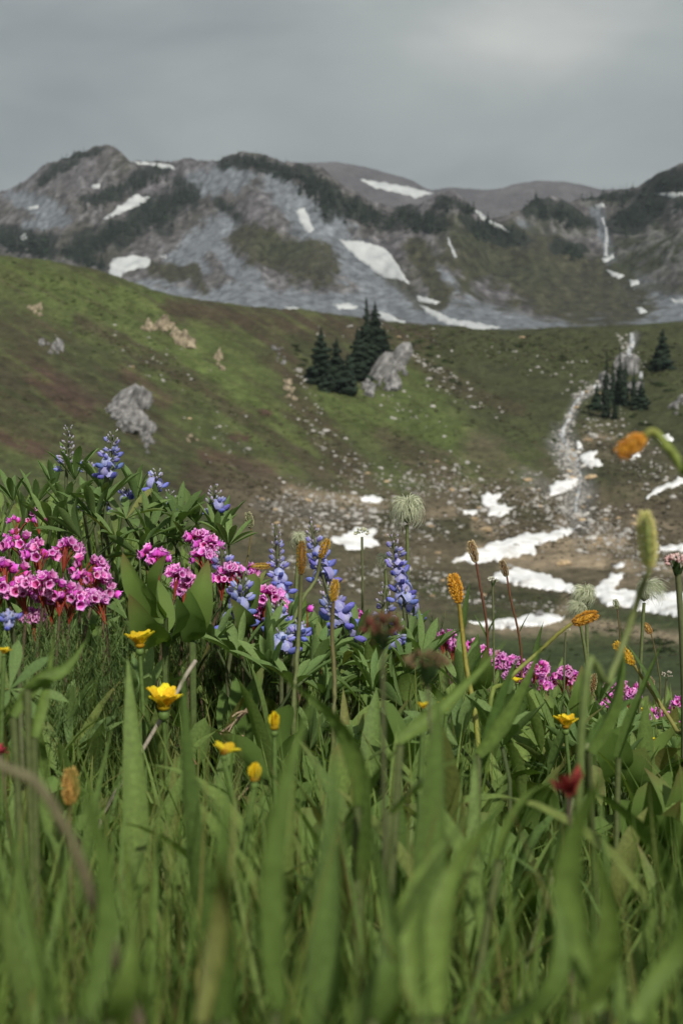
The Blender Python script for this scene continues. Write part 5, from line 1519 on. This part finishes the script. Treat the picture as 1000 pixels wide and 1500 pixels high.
spike(944, 752, 951, 834, .52, 24, [(938, 865, .52), (920, 920, .52), (890, 1000, .51), (850, 1080, .50)], ((.44, .52, .18), (.66, .66, .30), (.74, .68, .32)), 'blurred yellow green spike close in front at right', 11, 'flower spike', None, ((.10, .15, .04), (.14, .15, .05)), n=170, rs_=.0014)
spike(907, 664, 945, 638, .50, 24, [(952, 632, .5), (965, 640, .5), (1000, 690, .49), (1040, 790, .48)], OR, 'blurred orange spike nodding from a bent stalk at the upper right', 12, 'flower spike', OG, ((.11, .19, .03), (.22, .22, .05)), n=120, rs_=.0017)
spike(104, 1128, 103, 1180, .60, 22, [(102, 1210, .6), (104, 1290, .58)], ((.62, .36, .10), (.78, .52, .18)), 'blurred pale orange spike low at the left', 13, 'flower spike', OG, n=120, rs_=.0013)
spike(900, 879, 904, 893, 1.7, 8, [(907, 930, 1.7), (909, 960, 1.7), (906, 1050, 1.7)], CRM, 'tiny brown sedge spike above the tilted orange spike', 14, 'sedge', BG, ((.12, .05, .03), (.14, .09, .05)), n=60, rs_=.0009)
spike(944, 914, 953, 929, 1.7, 9, [(958, 950, 1.7), (964, 985, 1.7), (966, 1020, 1.7)], ((.55, .34, .08), (.68, .48, .16)), 'small golden sedge spike right of the wind swept seed head', 15, 'sedge', BG, n=60, rs_=.0009)
spike(949, 993, 956, 1006, 1.5, 10, [(960, 1030, 1.5), (966, 1070, 1.5)], ((.55, .36, .24), (.68, .52, .36)), 'small pinkish cream spike near the right heather', 16, 'flower spike', None, n=50, rs_=.0009)
spike(870, 988, 866, 1015, 1.45, 10, [(862, 1035, 1.45), (856, 1070, 1.45)], BRN, 'ragged brown seed spike left of the round heather clump', 17, 'sedge', BG, n=60, rs_=.001)

def bud_cluster(px_, py_, Y, r_px, foot, label, seed, col, n=26, bud=.30, bracts=0, stem_r=.0013, flat=.7, cat='wildflower', lift=0.0):
    rs = np.random.default_rng(seed)
    H = at(px_, py_, Y); f = at(*foot); base = Vector((f.x, f.y, ground(f.x, f.y)))
    root = thing('cluster_flower', base, label, cat)
    R_ = r_px / FPX * Y; c = H - base
    neck = H - Vector((0, 0, R_ * .7))
    stalk(root, base, curve3(base, neck, (rs.normal(0, .005), 0, 0), 8), stem_r * 1.3, stem_r, ((.09, .13, .045), (.12, .13, .06)))
    b = Bag(); V, F = OV_S
    for i in range(n):
        u = Vector(rs.normal(size=3)).normalized(); u.z = abs(u.z) * flat
        m = np.array(frame_of(u + Vector((0, 0, .2)))); s_ = R_ * bud * rs.uniform(.8, 1.2)
        W = V * np.array([s_ * 1.6, s_, s_]); k = rs.random()
        b.add((m @ W.T).T + np.array(c + Vector((u.x * R_, u.y * R_, (u.z - .3) * R_)) * .8), F, np.array(col[0]) * (1 - k) + np.array(col[1]) * k)
    fo = b.obj('florets', MAT_PETAL, root); fo['kind'] = 'stuff'
    if bracts:
        az = rs.uniform(0, 6.28, bracts)
        V, F, C = blades(np.tile(np.array(neck - base - Vector((0, 0, R_ * .8))), (bracts, 1)), np.full(bracts, R_ * 2.0) * rs.uniform(.7, 1.2, bracts), np.full(bracts, R_ * .55), az, rs.uniform(.35, .7, bracts), rs.uniform(-.5, -.1, bracts), green_tint(bracts, (.04, .07, .025), (.06, .10, .035), rs, 0), nseg=5, prof='lance', rs=rs)
        lb = Bag(); lb.add(V, F, C); lb.obj('bracts', MAT_LEAF, root)
    return root
WH = ((.36, .40, .24), (.66, .66, .52))
bud_cluster(530, 780, 1.45, 10, (527, 900, 1.47), 'white bud cluster on a thin stem in front of the small snow patch', 1, WH)
bud_cluster(721, 850, 1.7, 8, (726, 960, 1.72), 'white bud cluster between the two brown sedge spikes', 2, ((.5, .52, .4), (.72, .72, .62)), bracts=3)
bud_cluster(992, 822, 1.05, 18, (985, 1010, 1.06), 'pale pink dome flower on a thick stem at the right edge', 3, ((.62, .38, .36), (.78, .66, .60)), n=60, bud=.26, bracts=8, stem_r=.0024)
bud_cluster(828, 922, 1.8, 6, (834, 980, 1.82), 'tiny pale bud cluster left of the leaning seed heads', 4, WH, n=14)
bud_cluster(976, 988, 1.75, 8, (975, 1060, 1.77), 'tiny cream flower right of the tilted orange spike', 5, ((.6, .55, .42), (.75, .7, .6)), n=16)
bud_cluster(625, 965, .48, 30, (640, 1300, .49), 'blurred brown dead flower head on a thin stem near the middle', 6, ((.10, .07, .04), (.20, .13, .07)), n=60, bud=.26, bracts=5, stem_r=.0006, flat=.45)
bud_cluster(560, 918, .46, 26, (575, 1200, .50), 'blurred reddish green flower head in front of the deep blue lupine', 7, ((.11, .12, .05), (.20, .06, .045)), n=46, bud=.34, bracts=7, stem_r=.0007, flat=.8)

# red paintbrushes, out of focus
def paintbrush(px_, py_, Y, r_px, foot, label, seed):
    rs = np.random.default_rng(seed)
    H = at(px_, py_, Y); f = at(*foot); base = Vector((f.x, f.y, ground(f.x, f.y)))
    root = thing('paintbrush', base, label, 'wildflower', 'red paintbrushes')
    R_ = r_px / FPX * Y
    stalk(root, base, curve3(base, H, (.003, 0, 0), 8), .0008, .0006, ((.10, .12, .04), (.12, .08, .07)))
    n = 26
    V, F, C = blades(np.array(H - base) + rs.normal(0, R_ * .18, (n, 3)), R_ * rs.uniform(.7, 1.25, n), R_ * rs.uniform(.22, .4, n), rs.uniform(0, 6.28, n), rs.uniform(.4, 1.5, n), rs.normal(-.2, .3, n), np.array([[.26, .045, .035]]) * rs.uniform(.6, 1.3, (n, 1)), nseg=4, prof='lance', rs=rs)
    b = Bag(); b.add(V, F, C); b.obj('bracts', MAT_PETAL, root)
paintbrush(832, 1158, .47, 36, (835, 1300, .47), 'blurred dull red paintbrush flower low at right', 1)
paintbrush(2, 1103, .75, 14, (10, 1200, .75), 'small red paintbrush cut by the left edge', 2)

# ------------------------------------------------ yellow flowers
def petal_mesh(seed):
    rs = np.random.default_rng(seed); g = 6; P, F, C = [], [], []
    for i in range(g + 1):
        for j in range(5):
            u, v = i / g, (j / 4 - .5) * 2
            wd = .0056 * (math.sin(math.pi * min(.86, .06 + .80 * u)) ** .75 + .08)
            x = .019 * u * (1 - .10 * v * v) - (.0016 if (i == g and j in (0, 4)) else 0)
            z = .0028 * math.sin(u * 2.4) + .0022 * v * v - .0006 * math.cos(v * 6)
            P.append((x, v * wd, z)); C.append(np.array([.82, .63, .025]) * (1 - .3 * (1 - u) ** 2))
    for i in range(g):
        for j in range(4):
            a = i * 5 + j; F.append((a, a + 1, a + 6, a + 5))
    b = Bag(); b.add(P, np.array(F), np.array(C)); return b.mesh('petal', MAT_PETAL)
PETAL = [petal_mesh(i) for i in range(2)]
def yellow_flower(px_, py_, Y, w_px, foot, label, seed, np_=8, open_=.75, tilt=(0, 0), miss=0, group='yellow flowers in the meadow'):
    rs = np.random.default_rng(seed)
    H = at(px_, py_, Y); f = at(*foot); base = Vector((f.x, f.y, ground(f.x, f.y)))
    root = thing('yellow_flower', base, label, 'yellow flower', group)
    s = (w_px / FPX * Y) / (.038 * max(.35, math.sin(math.pi / 2 * open_) + .25))
    c = H - base
    stalk(root, base, curve3(base, H - Vector((0, 0, .006 * s)), (rs.normal(0, .006), 0, 0), 8), .0017, .0014, ((.08, .13, .035), (.10, .16, .04)))
    b = Bag(); V, F = OV; W = (V[:, [1, 2, 0]] * np.array([.0085, .0085, .009]) - np.array([0, 0, .0075])) * s; b.add(W + np.array(c), F, (.095, .155, .035)); b.obj('calyx', MAT_STEM, root)
    b = Bag(); W = V[:, [1, 2, 0]] * np.array([.010, .010, .007]) * s; b.add(W + np.array(c), F, (.42, .24, .01)); b.obj('flower_centre', MAT_PETAL, root)
    tl = Matrix.Rotation(tilt[0], 3, 'X') @ Matrix.Rotation(tilt[1], 3, 'Y')
    for k in range(np_ - miss):
        a = 6.283 * k / np_ + rs.normal(0, .1)
        po = link('petal', PETAL[k % 2], root)
        el = math.pi / 2 * (1 - open_) + rs.normal(0, .10)
        r = tl @ Matrix.Rotation(a, 3, 'Z') @ Matrix.Rotation(-el, 3, 'Y')
        place(po, c + r @ Vector((.002 * s, 0, 0)), r, s * rs.uniform(.9, 1.08))
    return root
yellow_flower(205, 950, 1.0, 58, (208, 1010, 1.01), 'yellow flower below the broad leaves, upper of the two left ones', 1, np_=8, open_=.54)
yellow_flower(240, 1042, .96, 78, (243, 1160, .98), 'largest yellow flower on a stout stem at lower left', 2, np_=8, open_=.52, tilt=(.12, .08))
yellow_flower(328, 1106, .70, 58, (340, 1180, .71), 'blurred yellow flower with few petals near the dead twigs', 3, np_=5, open_=.68, miss=1, tilt=(0, .3))
yellow_flower(620, 1038, .72, 28, (628, 1180, .73), 'small blurred yellow flower left of the slender petalled one', 4, np_=6, open_=.66)
yellow_flower(653, 1042, .95, 36, (652, 1130, .96), 'slender petalled yellow flower below the upright orange spike', 5, np_=7, open_=.52)
yellow_flower(828, 1068, 1.0, 46, (830, 1140, 1.01), 'yellow flower with upright petals at right', 6, np_=8, open_=.50)
yellow_flower(402, 1070, .8, 22, (402, 1190, .8), 'blurred closed yellow bud left of the middle', 7, np_=5, open_=.1)
yellow_flower(373, 1146, .68, 20, (375, 1260, .68), 'blurred yellow green bud right of the few petalled flower', 8, np_=5, open_=.05)
yellow_flower(6, 958, .8, 28, (12, 1060, .8), 'blurred yellow flower at the left edge', 9, np_=6, open_=.66)
yellow_flower(768, 1058, 1.45, 22, (766, 1110, 1.46), 'small yellow flower in the leaves left of the upright petalled one', 10, np_=6, open_=.66)
yellow_flower(740, 1052, 1.5, 14, (741, 1100, 1.5), 'tiny yellow flower left of the small one in the leaves', 11, np_=5, open_=.6)
yellow_flower(757, 1000, 1.5, 24, (755, 1060, 1.5), 'yellow flower just below the pink heather row', 12, np_=6, open_=.7)
yellow_flower(938, 1042, 1.6, 14, (938, 1090, 1.6), 'tiny yellow flower above the faded heather', 13, np_=5, open_=.6)
yellow_flower(955, 1064, 1.5, 13, (956, 1110, 1.5), 'tiny yellow flower right of the faded heather', 14, np_=5, open_=.6)
yellow_flower(957, 1085, 1.4, 10, (957, 1120, 1.4), 'lowest tiny yellow flower at right', 15, np_=5, open_=.5)
yellow_flower(677, 985, 1.5, 14, (676, 1030, 1.5), 'tiny yellow flower under the right heather tuft', 16, np_=5, open_=.5)

# ------------------------------------------------ broad leaved plants
LEAVES = []
for i in range(5):
    rs = np.random.default_rng(900 + i)
    V, F, C = blades(np.zeros((1, 3)), np.array([1.0]), np.array([[.26, .30, .36, .22, .44][i]]), np.array([0.0]), np.array([.15]), np.array([[.5, .8, .3, .6, .9][i]]), green_tint(1, (.108, .180, .044), (.160, .235, .060), rs, 0), nseg=10, prof='lance' if i not in (2, 4) else 'oval', fold=.45, rs=rs, twist=.5, tipc=np.array([[0, .9, 0, .6, .4][i]]))
    V[:, 0] += .01 * np.sin(V[:, 2] * 18) * (np.abs(V[:, 1]) > .01)
    b = Bag(); b.add(V, F, C); LEAVES.append(b.mesh('leaf', MAT_LEAF))
def leaf_between(root, base, tip, foot, kind, az, s=1.0):
    """a leaf grown from foot to tip; az turns its face about its length"""
    d = Vector(tip) - Vector(foot)
    q = Vector((0, 0, 1)).rotation_difference(d.normalized() - Vector((0, 0, 0)))
    m = q.to_matrix() @ Matrix.Rotation(az, 3, 'Z')
    # the blade's own bow carries its tip sideways: turn the chord onto the wanted line
    me = LEAVES[kind]; tv = me.vertices[len(me.vertices) - 2].co.copy()
    ch = (m @ tv).normalized(); m = ch.rotation_difference(d.normalized()).to_matrix() @ m
    o = link('leaf', me, root)
    mm = m.to_4x4(); mm.translation = Vector(foot) - base
    L = d.length / tv.length
    o.matrix_local = mm @ Matrix.Diagonal((L * s, L * s, L, 1))
    return o
def broad_plant(lst, label, seed, group=None):
    rs = np.random.default_rng(seed)
    f0 = at(*lst[0][1]); base = Vector((f0.x, f0.y, ground(f0.x, f0.y)))
    root = thing('broad_leaf_plant', base, label, 'leafy plant', group)
    b = Bag()
    for tip, foot, kind, az, s in lst:
        leaf_between(root, base, at(*tip), at(*foot), kind, az, s)
        V, F = tube(curve3(Vector((0, 0, 0)), at(*foot) - base, (0, 0, 0), 4), [.002] * 5, 5); b.add(V, F, (.08, .115, .035))
    b.obj('stem', MAT_STEM, root)
BL = 'broad leaved plants'
broad_plant([((180, 806, 1.08), (243, 905, 1.1), 1, 1.2, .95), ((240, 815, 1.07), (243, 905, 1.1), 1, .3, 1.1), ((262, 878, 1.05), (243, 940, 1.1), 0, 2.8, 1.1), ((192, 882, 1.05), (240, 940, 1.1), 1, 1.6, 1.2), ((215, 835, 1.12), (243, 930, 1.1), 1, 4.4, 1.0)],
            'plant with large dark oval leaves right of the big heather clump', 1)
broad_plant([((302, 833, 1.12), (282, 925, 1.14), 1, 1.57, 1.3), ((278, 868, 1.10), (280, 940, 1.14), 0, 2.0, 1.2), ((315, 880, 1.15), (284, 935, 1.14), 0, 1.0, 1.1)], 'plant with a pale upright oval leaf behind the yellow flower', 2)
broad_plant([((372, 842, 1.3), (360, 920, 1.3), 4, 1.3, 1.1), ((340, 880, 1.25), (358, 925, 1.3), 1, 2.2, 1.1)], 'round leaved plant between the light blue lupine and the heather', 3)
broad_plant([((912, 1068, 1.08), (872, 1135, 1.1), 2, 1.4, 1.3), ((895, 1085, 1.0), (880, 1150, 1.05), 2, 1.8, 1.4), ((942, 1100, 1.02), (915, 1160, 1.05), 4, 1.2, 1.1), ((860, 1090, 1.05), (876, 1150, 1.05), 1, 1.0, 1.2)], 'plant with pale rounded leaves at lower right', 4)
broad_plant([((950, 1150, .9), (940, 1230, .92), 4, 1.57, 1.1), ((1000, 1150, .88), (945, 1225, .92), 1, 1.9, 1.4), ((985, 1195, .86), (935, 1240, .92), 1, 1.2, 1.3), ((905, 1175, .9), (938, 1240, .92), 2, 2.0, 1.2)], 'plant with a large round leaf near the right edge', 5)
broad_plant([((852, 985, 1.35), (842, 1050, 1.37), 1, 1.57, 1.3), ((800, 1020, 1.4), (815, 1065, 1.4), 1, 1.57, 1.3), ((875, 1030, 1.3), (850, 1070, 1.35), 0, 1.2, 1.2), ((720, 1000, 1.4), (735, 1045, 1.4), 0, 1.4, 1.2)], 'upright leaved plant under the long heather row', 6)
broad_plant([((698, 935, 1.42), (690, 1000, 1.44), 0, 1.3, 1.3), ((712, 955, 1.4), (694, 1010, 1.44), 1, 1.8, 1.2)], 'yellowish leaf standing beside the dark red sedge stem', 7)
brs = np.random.default_rng(61)
for i in range(64):
    Y = brs.uniform(.62, 1.75)
    px_ = brs.uniform(380, 1040) if i % 3 else brs.uniform(-40, 1040)
    x = (px_ - 500) / FPX * Y; zg = ground(x, Y); zt = float(top_limit(x, Y))
    lst = []
    n = int(brs.integers(4, 7)); L = brs.uniform(.055, .095)
    z0 = max(zg + .01, min(zg + brs.uniform(.03, .16), zt - L * .9))
    fx, fy = screen(x, Y, z0)
    for k in range(n):
        a = brs.uniform(0, 6.28); el = brs.uniform(.2, 1.0); l_ = L * brs.uniform(.7, 1.1)
        tx, ty, tz = x + math.cos(a) * math.sin(el) * l_, Y + math.sin(a) * math.sin(el) * l_, z0 + math.cos(el) * l_
        q = screen(tx, ty, tz)
        lst.append(((q[0], q[1], ty), (fx, fy, Y), int(brs.integers(5)), a + brs.normal(0, .5), 1.0))
    zn = 0 if px_ < 420 else (1 if px_ < 680 else 2)
    broad_plant(lst, ['broad leaved green herb in the grass around the yellow flowers at left', 'broad leaved green herb in the grass below the central lupines', 'broad leaved green herb in the grass below the right heather'][zn], 700 + i, ['broad leaved herbs at left', 'broad leaved herbs in the middle', 'broad leaved herbs at right'][zn])

# ------------------------------------------------ tall blades close to the lens
def blade_plant(lst, label, seed, group=None, name='tall_grass_tuft'):
    """lst: (tip px, py, Y), (foot px, py, Y), width m, bow"""
    rs = np.random.default_rng(seed)
    f0 = at(*lst[0][1]); base = Vector((f0.x, f0.y, ground(f0.x, f0.y)))
    root = thing(name, base, label, 'grass', group)
    for tip, foot, W, bow in lst:
        if len(lst) > 2 and tip[2] < .35:
            tip = (tip[0] + rs.normal(0, 38), tip[1] + rs.normal(0, 30), tip[2] + rs.normal(0, .02)); bow = (bow[0] + rs.normal(0, .005), rs.normal(0, .008), bow[2])
        A, B = at(*tip) - base, at(*foot) - base
        pts = curve3(B, A, bow, 10)
        V, C = [], []
        col = green_tint(1, (.072, .126, .030), (.140, .205, .048), rs, .04)[0]
        tw_ = rs.normal(0, .9)
        side0 = Vector((1, rs.normal(0, .5), rs.normal(0, .25))).normalized()
        for i, p in enumerate(pts):
            t = (pts[min(i + 1, 10)] - pts[max(i - 1, 0)]).normalized()
            sd = (side0 - t * side0.dot(t)).normalized(); sd = Matrix.Rotation(tw_ * i / 10, 3, t) @ sd; nn = sd.cross(t)
            w = W * .46 * min(1, .5 + i * .16) * (1 - (i / 10) ** 1.5)
            for s in (-1, 0, 1):
                V.append(tuple(p + sd * w * s + nn * w * .9 * abs(s))); C.append(col * (1.2 if s == 0 else 1))
        F = [(i * 3 + k, i * 3 + k + 1, i * 3 + k + 4, i * 3 + k + 3) for i in range(10) for k in range(2)]
        b = Bag(); b.add(V, np.array(F), np.array(C)); b.obj('blade', MAT_GRASS, root)
        if B.z > .02:
            V, F = tube(curve3(Vector((0, 0, 0)), B, (0, 0, 0), 4), [.0018] * 5, 5)
            b = Bag(); b.add(V, F, (.10, .125, .045)); b.obj('stem', MAT_STEM, root)
TG = 'tall blurred grass tufts close to the lens'
blade_plant([((395, 985, .50), (522, 1180, .52), .010, (.010, 0, .006)), ((742, 938, .56), (585, 1090, .54), .009, (-.004, 0, -.006)), ((540, 1120, .5), (528, 1290, .52), .008, (0, 0, 0))], 'blurred grass stalk with two broad leaves spreading left and right in the middle', 1, TG)
blade_plant([((905, 1120, .31), (885, 1480, .31), 0.0104, (.004, 0, 0)), ((870, 1230, .31), (840, 1480, .31), 0.0088, (.004, 0, 0)), ((985, 1290, .29), (930, 1500, .29), 0.0080, (.004, 0, 0))], 'broad blurred blades standing at lower right', 2, TG)
blade_plant([((392, 1075, .31), (400, 1480, .31), 0.0104, (-.004, 0, 0)), ((350, 1150, .32), (330, 1490, .31), 0.0096, (.004, 0, 0)), ((290, 1260, .29), (300, 1500, .29), 0.0080, (.0, 0, 0))], 'broad blurred blades standing left of the middle', 3, TG)
blade_plant([((555, 1180, .31), (545, 1490, .31), 0.0080, (.003, 0, 0)), ((690, 1180, .32), (640, 1490, .31), 0.0096, (.004, 0, 0)), ((640, 1230, .31), (610, 1490, .31), 0.0096, (.002, 0, 0)), ((760, 1280, .29), (700, 1500, .30), 0.0088, (.004, 0, 0))], 'broad blurred blades standing right of the middle', 4, TG)
blade_plant([((118, 1140, .29), (120, 1490, .29), 0.0088, (.002, 0, 0)), ((60, 1190, .29), (90, 1490, .29), 0.0072, (.002, 0, 0)), ((190, 1260, .29), (160, 1490, .29), 0.0080, (.002, 0, 0))], 'broad blurred blades standing at lower left', 5, TG)
blade_plant([((128, 935, .62), (40, 1010, .6), .010, (0, 0, -.006)), ((110, 985, .62), (20, 1050, .6), .008, (0, 0, .008)), ((80, 920, .62), (50, 1080, .6), .008, (0, 0, 0))], 'blurred arching leaves at the left edge under the heather', 6, TG)
blade_plant([((795, 935, .72), (700, 1105, .72), .012, (.004, 0, -.004)), ((760, 960, .74), (695, 1140, .74), .010, (0, 0, .006))], 'dark leaf slanting up behind the upright orange spike', 7, TG)
blade_plant([((970, 940, .8), (905, 1110, .8), .010, (.0, 0, 0)), ((905, 900, .66), (860, 1100, .66), .013, (.006, 0, 0))], 'blurred slanting blade in front of the round heather clump', 8, TG)
blade_plant([((700, 1110, .48), (570, 1190, .5), .006, (0, 0, .006)), ((815, 1150, .5), (730, 1260, .5), .008, (0, 0, .008)), ((940, 1020, .7), (860, 1090, .7), .008, (0, 0, .004))], 'arching blurred leaves low at right of the middle', 9, TG)

# blurred brown stalk, grey twig, dead sticks
def stick(pts, r0, r1, col, label, name='twig', cat='twig', forks=()):
    P = [at(*p) for p in pts]; base = P[-1].copy()
    root = thing(name, base, label, cat)
    path = []
    for i in range(len(P) - 1):
        for k in range(4): path.append(P[i].lerp(P[i + 1], k / 4) + Vector((rng.normal(0, r0 * .35), 0, rng.normal(0, r0 * .35))))
    path.append(P[-1])
    stalk(root, base, path[::-1], r0, r1, col, 'twig_shaft', 7)
    for a, b_, r in forks:
        stalk(root, base, curve3(at(*a), at(*b_), (0, 0, .003), 4), r, r * .5, col, 'fork', 5)
stick([(286, 966, 1.0), (235, 1055, .97), (195, 1120, .94), (150, 1198, .92), (135, 1235, .9)], .0012, .0017, ((.17, .145, .11), (.30, .265, .21)), 'bare grey twig slanting through the grass behind the largest yellow flower')
stick([(-20, 1112, .30), (60, 1150, .30), (110, 1250, .30), (160, 1370, .30), (205, 1500, .30)], .0015, .0011, ((.10, .08, .05), (.13, .12, .06)), 'blurred brown stalk arching through the lower left corner', 'dry_stalk', 'dry stalk')
stick([(372, 1030, 1.05), (345, 1058, 1.05), (322, 1075, 1.04)], .0012, .0016, ((.16, .11, .07), (.30, .22, .15)), 'broken brown stick in the dark gap of the meadow', forks=[((360, 1042, 1.05), (335, 1072, 1.03), .001), ((368, 1046, 1.04), (340, 1050, 1.03), .0012)])
stick([(355, 1078, 1.04), (342, 1098, 1.03), (338, 1110, 1.02)], .001, .0012, ((.18, .11, .07), (.28, .18, .12)), 'small reddish stick below the broken brown one')
stick([(268, 1095, 1.0), (275, 1110, .99), (262, 1150, .98)], .0012, .0014, ((.14, .06, .04), (.26, .12, .07)), 'curled reddish brown dead stem right of the grey twig', forks=[((272, 1105, .99), (288, 1120, .98), .001)])

# feathery sprig at the meadow's edge
root = thing('feathery_sprig', at(630, 985, 1.5), 'feathery dark green sprig beside the deep blue lupine', 'leafy plant')
b = Bag(); rs = np.random.default_rng(3)
for a_, e_ in [((622, 985, 1.5), (605, 915, 1.5)), ((628, 985, 1.5), (632, 905, 1.52)), ((632, 985, 1.5), (652, 902, 1.5)), ((634, 985, 1.49), (640, 925, 1.48)), ((620, 985, 1.5), (598, 945, 1.5))]:
    needles(b, [p - root.location for p in curve3(at(*a_), at(*e_), (0, 0, .004), 5)], rs, per=20, L=.013, W=.0011, col=((.03, .06, .02), (.06, .10, .035)))
lo = b.obj('feathery_leaves', MAT_LEAF, root); lo['kind'] = 'stuff'
# ---------------------------------------------------------------- the air
def haze_box():
    bm = bmesh.new()
    bmesh.ops.create_cube(bm, size=1)
    me = bpy.data.meshes.new('haze'); bm.to_mesh(me); bm.free()
    o = link('haze', me)
    x0, x1, y0, y1, z0, z1 = -2600, 2600, -60, 2700, -75, 330
    o.scale = (x1 - x0, y1 - y0, z1 - z0); o.location = ((x0 + x1) / 2, (y0 + y1) / 2, (z0 + z1) / 2)
    m, n, l = mat_new('haze')
    out = n.new('ShaderNodeOutputMaterial'); v = n.new('ShaderNodeVolumePrincipled')
    v.inputs['Color'].default_value = (0.80, 0.90, 1.0, 1)
    v.inputs['Density'].default_value = 0.00009
    v.inputs['Anisotropy'].default_value = 0.2
    l.new(v.outputs['Volume'], out.inputs['Volume'])
    me.materials.append(m)
    tag(o, 'thin pale haze in the valley air', 'haze', kind='stuff')
haze_box()
